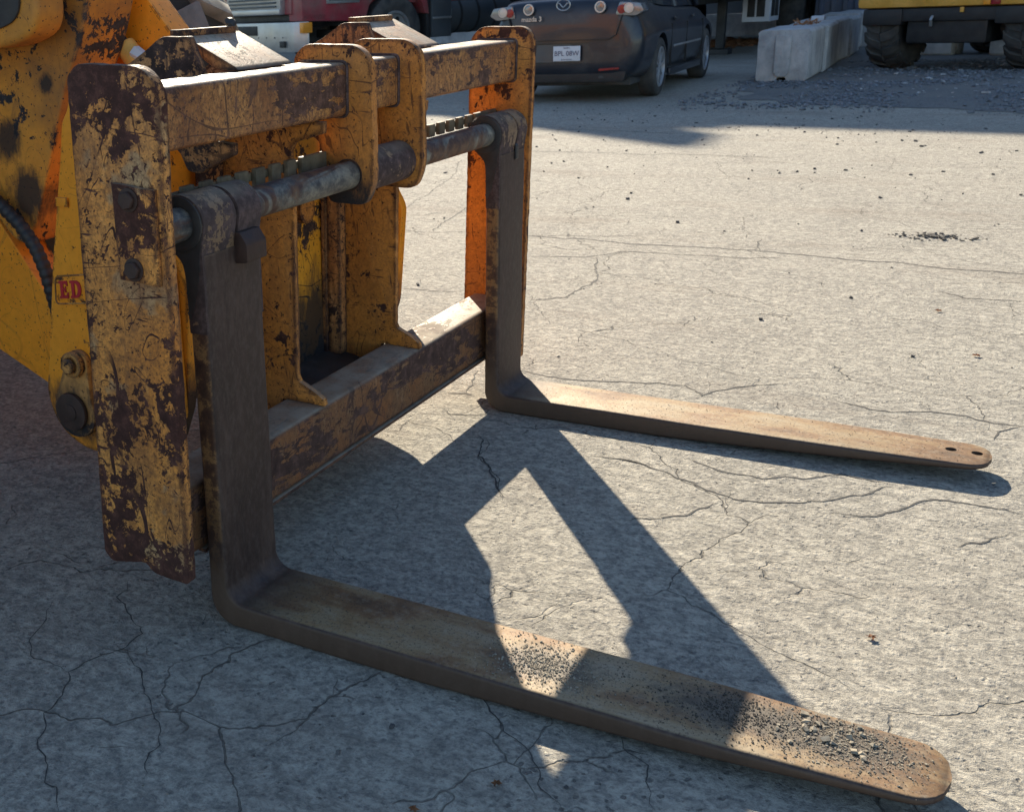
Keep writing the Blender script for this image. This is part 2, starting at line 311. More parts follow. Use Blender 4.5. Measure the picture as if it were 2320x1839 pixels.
# ------------------------------------------------------------------ mesh helpers
def tag(o, label=None, cat=None, group=None, kind=None):
    if label: o['label'] = label
    if cat: o['category'] = cat
    if group: o['group'] = group
    if kind: o['kind'] = kind
    return o
def root(name, loc, label, cat, group=None, rot=None):
    o = bpy.data.objects.new(name, None); o.empty_display_size = .1; COL.objects.link(o)
    o.matrix_world = Matrix.LocRotScale(Vector(loc), rot, None) if rot else Matrix.Translation(loc)
    o.matrix_basis = o.matrix_world.copy()
    return tag(o, label, cat, group)
def wm(o):
    return Matrix.Identity(4) if o is None else wm(o.parent) @ o.matrix_basis
def obj(name, bm, mat, parent=None, smooth=40, world=True):
    """link bm (given in world coordinates) as one mesh object below parent"""
    if world and parent is not None: bm.transform(wm(parent).inverted())
    bmesh.ops.recalc_face_normals(bm, faces=bm.faces[:])
    me = bpy.data.meshes.new(name); bm.to_mesh(me); bm.free()
    mats = mat if isinstance(mat, list) else [mat]
    for x in mats: me.materials.append(x)
    if smooth:
        me.shade_smooth(); me.set_sharp_from_angle(angle=R(smooth))
    o = bpy.data.objects.new(name, me); COL.objects.link(o); o.parent = parent
    return o
def bevel(bm, w, seg=2, ang=25, geom=None):
    if w <= 0: return bm
    es = [e for e in (geom or bm.edges) if len(e.link_faces) == 2 and e.calc_face_angle(0) > R(ang)]
    bmesh.ops.bevel(bm, geom=es, offset=w, segments=seg, profile=.6, affect='EDGES', clamp_overlap=True)
    return bm
def xf(bm, f, start=0):
    bm.verts.ensure_lookup_table()
    for v in bm.verts[start:]: v.co = f(v.co)
def prism(poly, a, b, axis=1, bev=.003, seg=2, bm=None, f=None):
    """polygon extruded along an axis. axis 1: poly=(x,z); 0: poly=(y,z); 2: poly=(x,y)"""
    own = bmesh.new()
    def P(p, t):
        return (p[0], t, p[1]) if axis == 1 else (t, p[0], p[1]) if axis == 0 else (p[0], p[1], t)
    A = [own.verts.new(P(p, a)) for p in poly]; B = [own.verts.new(P(p, b)) for p in poly]
    own.faces.new(A); own.faces.new(B[::-1]); n = len(poly)
    for i in range(n): own.faces.new((A[i], B[i], B[(i + 1) % n], A[(i + 1) % n]))
    bmesh.ops.recalc_face_normals(own, faces=own.faces[:])
    bevel(own, bev, seg)
    if f: xf(own, f)
    if bm is None: return own
    join(bm, own); return bm
def join(bm, other):
    me = bpy.data.meshes.new('t'); other.to_mesh(me); other.free(); bm.from_mesh(me); bpy.data.meshes.remove(me)
def rot_f(origin, az=0, tilt=0):
    Mx = Matrix.Translation(origin) @ Matrix.Rotation(az, 4, 'Z') @ Matrix.Rotation(tilt, 4, 'X')
    return lambda c: Mx @ c
def box(x0, x1, y0, y1, z0, z1, bev=.004, seg=2, bm=None, f=None):
    return prism([(x0, z0), (x1, z0), (x1, z1), (x0, z1)], y0, y1, 1, bev, seg, bm, f)
def tube(pts, r, seg=16, caps=True, bm=None, f=None):
    """round tube through points; r number or list"""
    own = bmesh.new(); pts = [Vector(p) for p in pts]; n = len(pts); rs = r if isinstance(r, (list, tuple)) else [r] * n
    up = Vector((0, 0, 1)); rings = []
    d0 = (pts[1] - pts[0]).normalized()
    side = d0.cross(up)
    if side.length < .1: side = d0.cross(Vector((1, 0, 0)))
    side.normalize()
    for i in range(n):
        d = ((pts[min(i + 1, n - 1)] - pts[max(i - 1, 0)])).normalized()
        side = (side - d * side.dot(d)).normalized(); q = d.cross(side)
        rings.append([own.verts.new(pts[i] + (side * math.cos(t) + q * math.sin(t)) * rs[i]) for t in [2 * math.pi * k / seg for k in range(seg)]])
    for a, b in zip(rings, rings[1:]):
        for k in range(seg): own.faces.new((a[k], a[(k + 1) % seg], b[(k + 1) % seg], b[k]))
    if caps:
        own.faces.new(rings[0][::-1]); own.faces.new(rings[-1])
    if f: xf(own, f)
    if bm is None: return own
    join(bm, own); return bm
def ycyl(x, z, y0, y1, r, seg=32, bev=.003, bm=None, f=None):
    poly = [(x + r * math.cos(2 * math.pi * k / seg), z + r * math.sin(2 * math.pi * k / seg)) for k in range(seg)]
    own = prism(poly, y0, y1, 1, 0)
    es = [e for e in own.edges if len(e.link_faces) == 2 and e.calc_face_angle(0) > R(50)]
    if bev: bmesh.ops.bevel(own, geom=es, offset=bev, segments=2, profile=.6, affect='EDGES')
    if f: xf(own, f)
    if bm is None: return own
    join(bm, own); return bm
def ring(x, z, y0, y1, r0, r1, seg=36, f=None, a0=0, a1=360, bev=.002):
    """hollow cylinder round a y axis"""
    own = bmesh.new(); full = abs(a1 - a0) >= 360; n = seg if full else seg + 1
    V = [[own.verts.new((x + r * math.cos(R(a0 + (a1 - a0) * k / seg)), y, z + r * math.sin(R(a0 + (a1 - a0) * k / seg)))) for (r, y) in ((r0, y0), (r1, y0), (r1, y1), (r0, y1))] for k in range(n)]
    for k in range(seg):
        a, b = V[k], V[(k + 1) % n]
        for j in range(4): own.faces.new((a[j], a[(j + 1) % 4], b[(j + 1) % 4], b[j]))
    if not full: own.faces.new(V[0]); own.faces.new(V[-1][::-1])
    bmesh.ops.recalc_face_normals(own, faces=own.faces[:])
    if bev: bevel(own, bev, 2, 50)
    if f: xf(own, f)
    return own
def hexbolt(cx, cz, y0, y1, r, f=None):
    poly = [(cx + r * math.cos(R(60 * k + 12)), cz + r * math.sin(R(60 * k + 12))) for k in range(6)]
    return prism(poly, y0, y1, 1, .002, 1, None, f)
def rough(poly, step=.02, amp=.0009, seed=1):
    """flame-cut wobble along an outline"""
    rnd = random.Random(seed); out = []; n = len(poly)
    for i in range(n):
        a = Vector(poly[i]); b = Vector(poly[(i + 1) % n]); k = max(1, int((b - a).length / step)); nn = Vector((-(b - a).y, (b - a).x)).normalized()
        for j in range(k):
            p = a.lerp(b, j / k)
            if j: p = p + nn * rnd.uniform(-amp, amp)
            out.append((p.x, p.y))
    return out
def roundpoly(poly, radii, seg=6):
    out = []; n = len(poly)
    for i in range(n):
        p = Vector(poly[i]); a = Vector(poly[i - 1]); b = Vector(poly[(i + 1) % n]); r = radii[i] if isinstance(radii, (list, tuple)) else radii
        if r <= 0: out.append(tuple(p)); continue
        u = (a - p); v = (b - p); r = min(r, u.length * .49, v.length * .49); u.normalize(); v.normalize()
        for k in range(seg + 1):
            t = k / seg; q = p + u * r * (1 - t) ** 2 + v * r * t ** 2
            out.append((q.x, q.y))
    return out
def text_bm(s, size, depth=.0005, align='CENTER', bold=0.):
    cu = bpy.data.curves.new('t', 'FONT'); cu.body = s; cu.size = size; cu.extrude = depth; cu.align_x = align; cu.align_y = 'CENTER'; cu.offset = bold
    cu.resolution_u = 3
    o = bpy.data.objects.new('t', cu); COL.objects.link(o); dg = bpy.context.evaluated_depsgraph_get(); dg.update()
    me = bpy.data.meshes.new_from_object(o.evaluated_get(dg)); bm = bmesh.new(); bm.from_mesh(me)
    bpy.data.objects.remove(o); bpy.data.meshes.remove(me); bpy.data.curves.remove(cu); return bm
def apply_mods(o):
    dg = bpy.context.evaluated_depsgraph_get(); dg.update()
    me = bpy.data.meshes.new_from_object(o.evaluated_get(dg)); o.modifiers.clear(); o.data = me
def cut(o, cutters):
    """boolean-subtract bmeshes (in o's local coordinates)"""
    tmp = []
    for c in cutters:
        me = bpy.data.meshes.new('c'); c.to_mesh(me); c.free(); q = bpy.data.objects.new('c', me); COL.objects.link(q); q.parent = o; tmp.append(q)
        md = o.modifiers.new('b', 'BOOLEAN'); md.operation = 'DIFFERENCE'; md.object = q; md.solver = 'EXACT'
    apply_mods(o)
    for q in tmp: bpy.data.objects.remove(q)
    o.data.shade_smooth(); o.data.set_sharp_from_angle(angle=R(35))

# ------------------------------------------------------------------ the ground
bm = bmesh.new()
V = [bm.verts.new(p) for p in ((-150, -60, 0), (150, -60, 0), (150, 240, 0), (-150, 240, 0))]; bm.faces.new(V)
g = obj('ground', bm, M['ground'], None, 0); tag(g, kind='structure', label='pale weathered concrete yard with fine cracks')
bm = bmesh.new()   # bluish gravelly strip in front of the parked machines
ring_pts = [(-1.75, 12.9), (-1.3, 10.9), (-.2, 10.4), (1.1, 9.9), (3.4, 9.6), (9, 9.8), (14, 12), (14, 30), (-1.7, 30), (-1.9, 20)]
q = []
for i, p in enumerate(ring_pts):
    a = Vector(p); b = Vector(ring_pts[(i + 1) % len(ring_pts)])
    for k in range(14):
        t = a.lerp(b, k / 14); j = noise.noise(Vector((t.x * 2.2, t.y * 2.2, 0))) * .25 + noise.noise(Vector((t.x * 9, t.y * 9, 3))) * .08
        q.append(bm.verts.new((t.x + j, t.y + j, .004)))
bm.faces.new(q)
gb = obj('gravel_strip', bm, M['gravelbed'], None, 0); tag(gb, kind='structure', label='dark gravelly yard edge under the concrete blocks')

CR = [(6, [(-0.917, 3.768), (-0.837, 3.747), (-0.515, 3.759), (-0.324, 3.713), (-0.162, 3.744), (0.021, 3.755), (0.237, 3.771), (0.432, 3.741), (0.662, 3.715), (0.809, 3.723), (0.964, 3.668), (1.246, 3.669), (1.9, 3.62)]), (3, [(-0.843, 3.763), (-0.521, 3.845), (-0.345, 3.936)]), (3.5, [(-0.662, 3.295), (-0.423, 3.383), (-0.318, 3.552), (-0.198, 3.57), (0.178, 3.582), (0.351, 3.671)]), (4, [(-0.385, 3.397), (-0.314, 3.179), (-0.248, 2.978), (-0.265, 2.662), (-0.376, 2.559)]), (3, [(0.237, 3.771), (0.195, 4.037)]), (4, [(0.976, 3.261), (1.071, 3.188), (1.254, 3.209)]), (7, [(-2.007, 6.768), (-1.485, 6.808), (-1.099, 6.76), (-0.992, 6.846), (-0.207, 6.794)]), (8, [(-2.545, 8.16), (-2.147, 8.216), (-1.688, 8.161), (-1.213, 8.019)]), (3, [(-0.092, 1.723), (0.079, 1.701), (0.229, 1.742), (0.413, 1.786), (0.483, 1.715), (0.558, 1.84), (0.679, 1.935)]), (3.5, [(0.829, 1.827), (0.965, 1.796), (1.087, 1.842), (1.21, 1.812), (1.278, 1.823)]), (3, [(1.278, 1.823), (1.23, 1.758), (1.215, 1.679)]), (2.5, [(0.336, 1.131), (0.412, 1.149), (0.511, 1.122)]), (3, [(0.562, 1.223), (0.661, 1.178), (0.752, 1.179), (0.833, 1.219), (0.91, 1.284), (1.019, 1.269)]), (3, [(0.383, 1.154), (0.511, 1.122), (0.628, 1.056), (0.73, 1.024), (0.816, 1.051), (0.906, 1.113), (1.021, 1.253)]), (3, [(0.529, 0.805), (0.607, 0.86), (0.66, 0.925), (0.692, 0.989)]), (3, [(0.927, 1.045), (1.019, 1.069), (1.086, 1.188), (1.191, 1.233), (1.289, 1.221)]), (2.5, [(1.165, 0.981), (1.219, 1.036), (1.264, 1.101)]), (2.5, [(0.019, 1.142), (0.085, 1.008), (0.168, 0.897), (0.244, 0.796)]), (2.2, [(-0.304, 0.048), (-0.271, -0.013), (-0.212, -0.056), (-0.152, -0.086), (-0.137, -0.104), (-0.131, -0.155), (-0.153, -0.211), (-0.171, -0.275), (-0.13, -0.333), (-0.118, -0.389), (-0.064, -0.457), (0.016, -0.519), (0.043, -0.52), (0.084, -0.563)]), (2, [(-0.128, -0.157), (-0.089, -0.192), (-0.026, -0.226), (0.021, -0.272), (0.096, -0.33), (0.12, -0.361), (0.12, -0.397), (0.147, -0.44)]), (1.6, [(-0.387, -0.094), (-0.341, -0.17), (-0.313, -0.232), (-0.272, -0.267), (-0.222, -0.264), (-0.171, -0.275)]), (1.4, [(-0.073, 0.036), (-0.054, -0.016), (-0.041, -0.053)]), (2, [(0.507, 0.025), (0.551, -0.016), (0.593, -0.054), (0.655, -0.093), (0.688, -0.149), (0.738, -0.19)]), (1.7, [(0.745, 0.044), (0.765, 0.004), (0.814, -0.031), (0.835, -0.079), (0.855, -0.124)]), (4, [(-1.471, 4.401), (-1.414, 4.069), (-1.34, 3.686)]), (3, [(-1.74, 4.061), (-1.868, 4.61), (-2.026, 5.39), (-2.331, 6.238)]), (3, [(-1.718, 4.019), (-1.419, 4.263)]), (3, [(-1.549, 3.658), (-1.317, 3.673), (-1.176, 3.742)]), (3, [(-0.951, 2.551), (-0.795, 2.56), (-0.679, 2.572)]), (3, [(-0.23, 1.427), (-0.164, 1.438), (-0.097, 1.43)]), (2.5, [(-0.158, 1.289), (-0.115, 1.264), (-0.037, 1.292), (-0.026, 1.351)]), (2.5, [(-0.207, 1.668), (-0.153, 1.443)]), (2, [(0.054, 1.134), (0.086, 0.996), (0.185, 0.89), (0.254, 0.771)]), (2, [(-0.237, 1.076), (-0.191, 1.081), (-0.201, 1.161), (-0.1, 1.141), (0.012, 1.05)])]
rc = random.Random(3); bm = bmesh.new()
for wd, pts in CR:
    P = [Vector((x, y, 0)) for x, y in pts]; fine = []
    for a, b in zip(P, P[1:]):
        k = max(2, int((b - a).length / .012)); nn = Vector((-(b - a).y, (b - a).x, 0)).normalized()
        for j in range(k):
            t = a.lerp(b, j / k)
            fine.append(t + nn * (noise.noise(t * 22) * .012 + noise.noise(t * 70) * .005 + noise.noise(t * 5) * .02 * min(1, (t - a).length * 20, (b - t).length * 20)))
    fine.append(P[-1]); prev = None; N = len(fine)
    for i, t in enumerate(fine):
        d = (fine[min(i + 1, N - 1)] - fine[max(0, i - 1)]); nn = Vector((-d.y, d.x, 0)).normalized()
        hw = wd * (.0005 if wd < 2.4 else .0008) * (.35 + 1.3 * abs(noise.noise(t * 35)) + rc.uniform(0, .9)) * min(1, i / 5 + .15, (N - 1 - i) / 5 + .15)
        cur = (bm.verts.new((t.x + nn.x * hw, t.y + nn.y * hw, .0012)), bm.verts.new((t.x - nn.x * hw, t.y - nn.y * hw, .0012)))
        if prev: bm.faces.new((prev[0], cur[0], cur[1], prev[1]))
        prev = cur
ck = obj('ground_crack', bm, M['crack'], g, 0); ck['kind'] = 'stuff'

# ------------------------------------------------------------------ fork carriage
BE = -.0247; HB = .82
def carr(c):
    x, y, z = c; return Vector((x * math.cos(BE) - (z - HB) * math.sin(BE), y, HB + x * math.sin(BE) + (z - HB) * math.cos(BE)))
ca = root('fork_carriage', (-.1, .73, .13), 'rusty orange welded fork carriage frame hung on the front of the yellow loader', 'fork carriage')
YN0, YN1, YF0, YF1 = -.1086, -.0845, 1.545, 1.57
# end plates
near_poly = roundpoly([(-.19, .16), (-.184, .6), (-.184, 1.047), (-.16, 1.068), (-.02, 1.066), (.012, 1.03), (.008, .85), (.011, .6), (.012, .141), (-.072, .144), (-.086, .162), (-.172, .141)], [.006, 0, .012, .012, .03, .03, 0, 0, .008, .012, .012, .012], 4)
ep = obj('end_plate', prism(rough(near_poly, .014, .0008, 5), YN0, YN1, 1, .0022, 2, None, carr), M['plate'], ca); ep['label'] = 'scratched near end plate, yellow paint flaking off dark rust'
rp = obj('bolted_plate', prism(rough([(-.094, .876), (-.012, .870), (-.003, .870), (-.003, .706), (-.089, .710)], .02, .0008, 2), YN0 - .010, YN0 - .0005, 1, .0015, 2, None, carr), M['plate'], ep)
for (bx, bz) in ((-.057, .850), (-.055, .731)):
    b = hexbolt(bx, bz, YN0 - .022, YN0 - .0125, .0165, carr); ycyl(bx, bz, YN0 - .0135, YN0 - .0102, .0205, 24, .001, b, carr)
    obj('bolt', b, M['bolt'], ep)
far_poly = roundpoly([(-.186, .1), (-.186, .62), (-.186, 1.03), (-.155, 1.062), (-.022, 1.062), (.003, 1.03), (.002, .3), (.002, .1)], [.01, 0, .02, .02, .03, .03, 0, .01], 4)
obj('end_plate', prism(rough(far_poly, .014, .0008, 8), YF0, YF1, 1, .0022, 2, None, carr), M['rib'], ca)['label'] = 'far end plate in chipped orange paint'
def rrect(x0, x1, z0, z1, r): return roundpoly([(x0, z0), (x1, z0), (x1, z1), (x0, z1)], r, 5)
ub = obj('upper_beam', prism(rrect(-.163, -.046, .915, 1.026, .014), YN1, YF0, 1, 0, 1, None, carr), M['beam'], ca)
ub['label'] = 'rubbed brown square tube along the top'
bmw = bmesh.new()
for y in (YN1 + .003, YF0 - .003, .592, .621, .829, .858):
    pts = [carr(Vector((x, y, z))) for x, z in rrect(-.165, -.044, .913, 1.028, .014)]; pts.append(pts[0]); tube(pts, .0035, 6, False, bmw)
obj('weld_bead', bmw, M['eye'], ca)['kind'] = 'stuff'
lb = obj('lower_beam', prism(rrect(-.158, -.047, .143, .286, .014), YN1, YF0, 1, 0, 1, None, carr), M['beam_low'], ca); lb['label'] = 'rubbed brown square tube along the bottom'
obj('wear_strip', box(-.062, -.0445, .02, 1.5, .134, .1425, .002, 2, None, carr), M['beam_low'], ca)
# lug plates round the tube with boss between
def lug(y0, y1, sd):
    P = roundpoly([(-.176, .95), (-.178, 1.037), (-.15, 1.064), (-.02, 1.062), (.012, 1.03), (.019, .775), (-.002, .725), (-.095, .725), (-.115, .86), (-.17, .88)], [.005, .012, .02, .03, .03, .03, .02, .02, .02, .01], 4)
    return prism(rough(P, .014, .0007, sd), y0, y1, 1, .0022, 2, None, carr)
l1 = obj('lug_plate', lug(.594, .618, 11), M['lug'], ca); l2 = obj('lug_plate', lug(.831, .855, 12), M['rib'], ca)
BX, BZ = -.044, .789
obj('hole_rim', ring(BX, BZ, .591, .5935, .0315, .035, 36, carr), M['bolt'], l1)
boss = obj('boss_tube', ycyl(BX, BZ, .6185, .8305, .047, 40, .002, None, carr), M['eye'], ca)
bar = obj('fork_bar', ycyl(BX, BZ, YN1, YF0, .0305, 40, 0, None, carr), M['bar'], ca); bar['label'] = 'round blue-grey bar the forks slide on'
# castellated rack
rk = obj('rack_backing', box(-.1175, -.1105, YN1, YF0, .812, .829, .002, 1, None, carr), M['tooth'], ca)
half = [(.866, .968), (.991, 1.025), (1.049, 1.083), (1.108, 1.142), (1.167, 1.201), (1.226, 1.26), (1.285, 1.319), (1.344, 1.378), (1.4, 1.54)]
teeth = [(1.46 - b, 1.46 - a) for a, b in half[:-1]] + half
teeth = [t for t in teeth]
for a, b in teeth:
    obj('tooth', box(-.110, -.098, a, b, .806 if a > .6 else .772, .838, .003, 2, None, carr), M['tooth'], rk)
# ribs: C-shaped plates from the lower beam to the lugs
def rib(y0, y1, sd):
    P = [(-.30, .2), (-.30, .96), (-.1635, .96), (-.1635, .9145), (-.038, .9145), (-.04, .89), (-.09, .876), (-.112, .868), (-.122, .85), (-.1175, .728), (-.118, .345), (-.112, .334), (-.07, .315), (-.05, .302), (-.047, .287), (-.1585, .287), (-.1585, .2)]
    return prism(rough(P, .016, .0007, sd), y0, y1, 1, .002, 2, None, carr)
for i, (a, b) in enumerate(((.482, .498), (.96, .976))):
    obj('rib_plate', rib(a, b, 20 + i), M['rib'], ca)
obj('back_flange', box(-.315, -.301, .40, .56, .21, .93, .002, 2, None, carr), M['hook'], ca)
obj('back_flange', box(-.315, -.301, .92, 1.06, .21, .93, .002, 2, None, carr), M['hook'], ca)
obj('pocket_floor', prism([(-.42, .18), (-.16, .18), (-.16, .22), (-.24, .245), (-.42, .27)], .4985, .9595, 1, .003, 2, None, carr), M['grease'], ca)
obj('edge_bar', box(-.30, -.262, .925, .9595, .25, .74, .004, 2, None, carr), M['hook'], ca)
# coupler hooks on the rear, above the beam
def hook(y0, y1, sd):
    obj('hook_plate', prism(rough(roundpoly([(-.42, .97), (-.36, 1.04), (-.31, 1.067), (-.268, 1.095), (-.2, 1.095), (-.172, 1.03), (-.172, .9), (-.105, .895), (-.105, .873), (-.158, .848), (-.19, .831), (-.219, .836), (-.235, .869), (-.27, .9), (-.42, .9)], [.01, 0, .02, .015, .004, 0, 0, 0, .004, .01, .008, .008, 0, 0, .01], 3), .016, .0008, sd), y0, y0 + .018, 1, .002, 2, None, carr), M['hook'], ca)
    obj('sloped_plate', prism(roundpoly([(-.262, 1.088), (-.254, 1.096), (-.128, 1.036), (-.12, 1.0285), (-.1645, 1.0285), (-.18, 1.033)], .002, 2), y0 + .05, y1, 1, .0015, 1, None, carr), M['hook'], ca)
    obj('stop_bar', box(-.268, -.246, y0 + .03, y1 - .02, 1.092, 1.106, .002, 2, None, carr), M['hook'], ca)
    if y0 < .5: obj('hook_plate', prism(rough([(-.42, .9), (-.42, .97), (-.27, 1.06), (-.23, 1.06), (-.172, 1.02), (-.172, .9)], .02, .0008, sd + 3), y1 - .016, y1 - .0005, 1, .002, 2, None, carr), M['hook'], ca)
hook(.252, .498, 31); hook(.96, 1.206, 37)
# a blob of old weld slag on the hook bar
bmc = bmesh.new(); bmesh.ops.create_icosphere(bmc, subdivisions=2, radius=.011)
for v in bmc.verts: v.co = carr(v.co * (1 + .5 * noise.noise(v.co * 120)) + Vector((-.255, .472, 1.112)))
obj('weld_slag', bmc, M['grease'], ca)

# ------------------------------------------------------------------ the two forks
def fork(y0, wid, name, label, far=False, drop=0.):
    rt = root(name, (0, y0 + wid / 2, 0), label, 'pallet fork', 'pallet forks hanging on the carriage bar')
    T = .0425; secs = []   # (centre x, centre z, normal x, normal z, thickness, y0, y1)
    Hh = .735
    n = 12
    for k in range(n + 1):
        z = Hh - (Hh - .125) * k / n
        tk = T; secs.append((-T / 2 - .0 + (T - tk) / 2, z, 1, 0, tk, 0, wid))
    # heel
    for k in range(0, 13):
        a = R(90 * k / 12); po = Vector((.058 - T - .058 * math.cos(a), .058 - .058 * math.sin(a))); pi_ = Vector((.036 - .036 * math.cos(a), .0885 - .036 * math.sin(a)))
        nn_ = (pi_ - po); th = nn_.length; nn_.normalize(); mid_ = (po + pi_) / 2
        secs.append((mid_.x, mid_.y, nn_.x, nn_.y, th, 0, wid))
    L = 1.215; x0 = .062
    for k in range(0, 61):
        t = (k / 60); x = x0 + (L - x0) * (1 - (1 - t) ** 1.25 if t > .0 else 0)
        u = (x - x0) / (L - x0)
        top = .0522 - .004 * u; bot = .0 + .036 * max(0, (u - .3) / .7) ** 1.25
        tap = max(0, (x - .82) / (L - .82)); e0 = .018 * tap ** 1.3; e1 = .018 * tap ** 1.3
        rr = max(0, (x - (L - .05)) / .05); 
        if rr > 0:
            q = (1 - math.sqrt(max(0, 1 - min(1, rr) ** 2.2))); half = (wid - e0 - e1) / 2
            e0 += q * half * .86; e1 += q * half * .86; top -= .002 * rr
        secs.append((x, (top + bot) / 2, 0, 1, max(.009, top - bot), e0, wid - e1))
    bm = bmesh.new(); rings = []
    for (cx_, cz_, nx, nz, th, a, b) in secs:
        r = min(.009, th * .42, (b - a) * .3); h = th / 2; prof = []
        for (yy, nn, sy, sn) in ((a, -h, 1, 1), (b, -h, -1, 1), (b, h, -1, -1), (a, h, 1, -1)):
            arc = []
            for k in range(5):
                t = R(90 * k / 4); arc.append((yy + sy * r * (1 - math.sin(t)), nn + sn * r * (1 - math.cos(t))))
            prof += arc if (sy * sn < 0) else arc[::-1]
        rings.append([bm.verts.new((cx_ + nx * q, y0 + p, cz_ + nz * q)) for p, q in prof])
    m_ = len(rings[0])
    for A, B in zip(rings, rings[1:]):
        for k in range(m_): bm.faces.new((A[k], A[(k + 1) % m_], B[(k + 1) % m_], B[k]))
    bm.faces.new(rings[0]); bm.faces.new(rings[-1][::-1])
    for v in bm.verts:   # forged surface is never dead flat
        k = noise.noise(v.co * 7 + Vector((y0 * 9, 0, 0))) * .0012; v.co.x += k; v.co.z += k * .6
    bl = obj('blade', bm, M['fork' if far else 'fork_dirty'], rt, 35)
    if far:
        iw = wm(rt).inverted(); cs = []
        for hx in (1.129, 1.184):
            c = tube([(hx, y0 + wid / 2 + .012, -.05), (hx, y0 + wid / 2 + .012, .12)], .0125, 20); c.transform(iw); cs.append(c)
        cut(bl, cs)
    # eye: cheeks that wrap the bar, with a gap between two rings, and a neck running into the shank
    bx, bz = carr(Vector((BX, 0, BZ))).x, carr(Vector((BX, 0, BZ))).z
    y1 = y0 + wid
    def neck(a, b):
        P = [(-.001, bz - .1), (-.002, bz - .05), (bx + .052, bz)] + [(bx + .052 * math.cos(R(t)), bz + .052 * math.sin(R(t))) for t in range(12, 200, 12)] + [(bx - .051, bz - .02), (-.082, bz - .038), (-.05, bz - .062), (-.0432, bz - .085), (-.0415, bz - .2), (-.0015, bz - .2)]
        return prism(P, a, b, 1, .003, 2)
    g1 = (y0 + .098, y0 + .106) if not far else (y0 + .105, y0 + .112)
    e1 = obj('eye', neck(y0 - .0015, g1[0]), M['eye'], rt)
    e2 = obj('eye', neck(g1[1], y1 + .0015), M['eye'], rt)
    obj('eye_web', box(-.055, -.006, g1[0] - .002, g1[1] + .002, bz - .21, bz - .045, .001, 1), M['eye'], rt)
    sg = 32
    obj('grease_ring', ring(bx, bz, y0 - .006, y0 - .0022, .031, .049, sg), M['grease'], rt)
    gp_ = [(-.008, bz - .06), (bx + .046, bz - .01), (bx + .02, bz + .046), (bx - .03, bz + .04), (bx - .048, bz), (bx - .046, bz - .022), (-.074, bz - .042), (-.045, bz - .07), (-.041, bz - .1), (-.04, bz - .18), (-.026, bz - .15), (-.012, bz - .1)]
    obj('grease_smear', prism(rough(roundpoly(gp_, .012, 4), .006, .003, 3), y0 - .0021, y0 - .0004, 1, 0), M['grease'], rt)
    if not far:
        obj('latch', prism(roundpoly([(-.004, bz - .03), (.012, bz - .03), (.026, bz - .052), (.026, bz - .085), (-.003, bz - .088)], .004, 3), y0 + .096, y0 + .160, 1, .003, 2), M['bolt'], rt)
    else:
        obj('latch', prism([(.001, bz - .035), (.006, bz - .04), (.006, bz - .075), (.0, bz - .08)], y0 + .1, y0 + .118, 1, .002, 2), M['grease'], rt)
    return rt
fork(0., .178, 'pallet_fork', 'near pallet fork, dark steel blade with grit on it running along the foreground')
fork(1.337, .178, 'pallet_fork', 'far pallet fork with two round holes near its tip', True)

# ------------------------------------------------------------------ wheel loader behind the carriage
lo = root('wheel_loader', (-2.4, .73, 0), 'yellow wheel loader carrying the fork carriage at the left', 'wheel loader')
def both(fn, name, mat, ya, yb, bev=.004, mirror=True, **kw):
    out = [obj(name, prism(fn, ya, yb, 1, bev, 3), mat, lo)]
    if mirror: out.append(obj(name, prism(fn, 1.5 - yb, 1.5 - ya, 1, bev, 3), mat, lo))
    return out
cp = roundpoly([(-.515, 1.0), (-.53, .956), (-.548, .935), (-.563, .86), (-.586, .766), (-.623, .614), (-.668, .384), (-.686, .31), (-.672, .25), (-.64, .208), (-.585, .182), (-.5, .172), (-.38, .18), (-.3, .235), (-.262, .33), (-.238, .605), (-.266, .655), (-.33, .9)], .02, 3)
CPL = both(cp, 'coupler_plate', M['coupler'], .25, .28)
# pin, keeper plate and bolt on the coupler plate
def keeper(y, parent):
    P = []
    for k in range(18): a = R(150 + 240 * k / 17); P.append((-.586 + .062 * math.cos(a), .275 + .062 * math.sin(a)))
    for k in range(12): a = R(20 + 150 * k / 11); P.append((-.565 + .034 * math.cos(a), .392 + .034 * math.sin(a)))
    kp = obj('keeper_plate', prism(P, y - .018, y - .0005, 1, .004, 2), M['pin_plate'], parent)
    return kp
kp = keeper(.25, CPL[0])
b = ycyl(-.588, .278, .219, .2315, .046, 32, .006); ycyl(-.588, .278, .2165, .2195, .02, 20, .002, b); obj('pin_end', b, M['bolt'], CPL[0])
b = ring(-.566, .396, .214, .2315, .018, .03, 28); obj('washer', b, M['pin_plate'], CPL[0])
b = hexbolt(-.566, .396, .2, .2135, .019); obj('bolt', b, M['pin_plate'], CPL[0])
# nameplate with red letters
npl = obj('nameplate', prism(roundpoly([(-.618, .528), (-.44, .548), (-.435, .615), (-.612, .592)], .01, 4), .2445, .2495, 1, .002, 2), M['loader'], CPL[0])
fo = roundpoly([(-.618, .528), (-.44, .548), (-.435, .615), (-.612, .592)], .012, 4); obj('nameplate_frame', tube([(x, .2445, z) for x, z in fo] + [(fo[0][0], .2445, fo[0][1])], .0022, 6, False), M['pin_plate'], npl)
def letter(poly_list, ox, oz):
    bm = bmesh.new()
    for P in poly_list: prism([(ox + x * .001, oz + z * .001 + x * .000115) for x, z in P], .2415, .2442, 1, .0004, 1, bm)
    return bm
Ep = [[(0, 0), (0, 5), (4, 6), (4, 34), (0, 35), (0, 40), (13, 40), (13, 0)], [(13.1, 33), (13.1, 40), (26, 40), (27, 28), (23, 28), (21, 33)], [(13.1, 17), (13.1, 23), (17, 23), (18, 27), (21, 27), (21, 13), (18, 13), (17, 17)], [(13.1, 0), (13.1, 7), (22, 7), (24, 13), (28, 13), (27, 0)]]
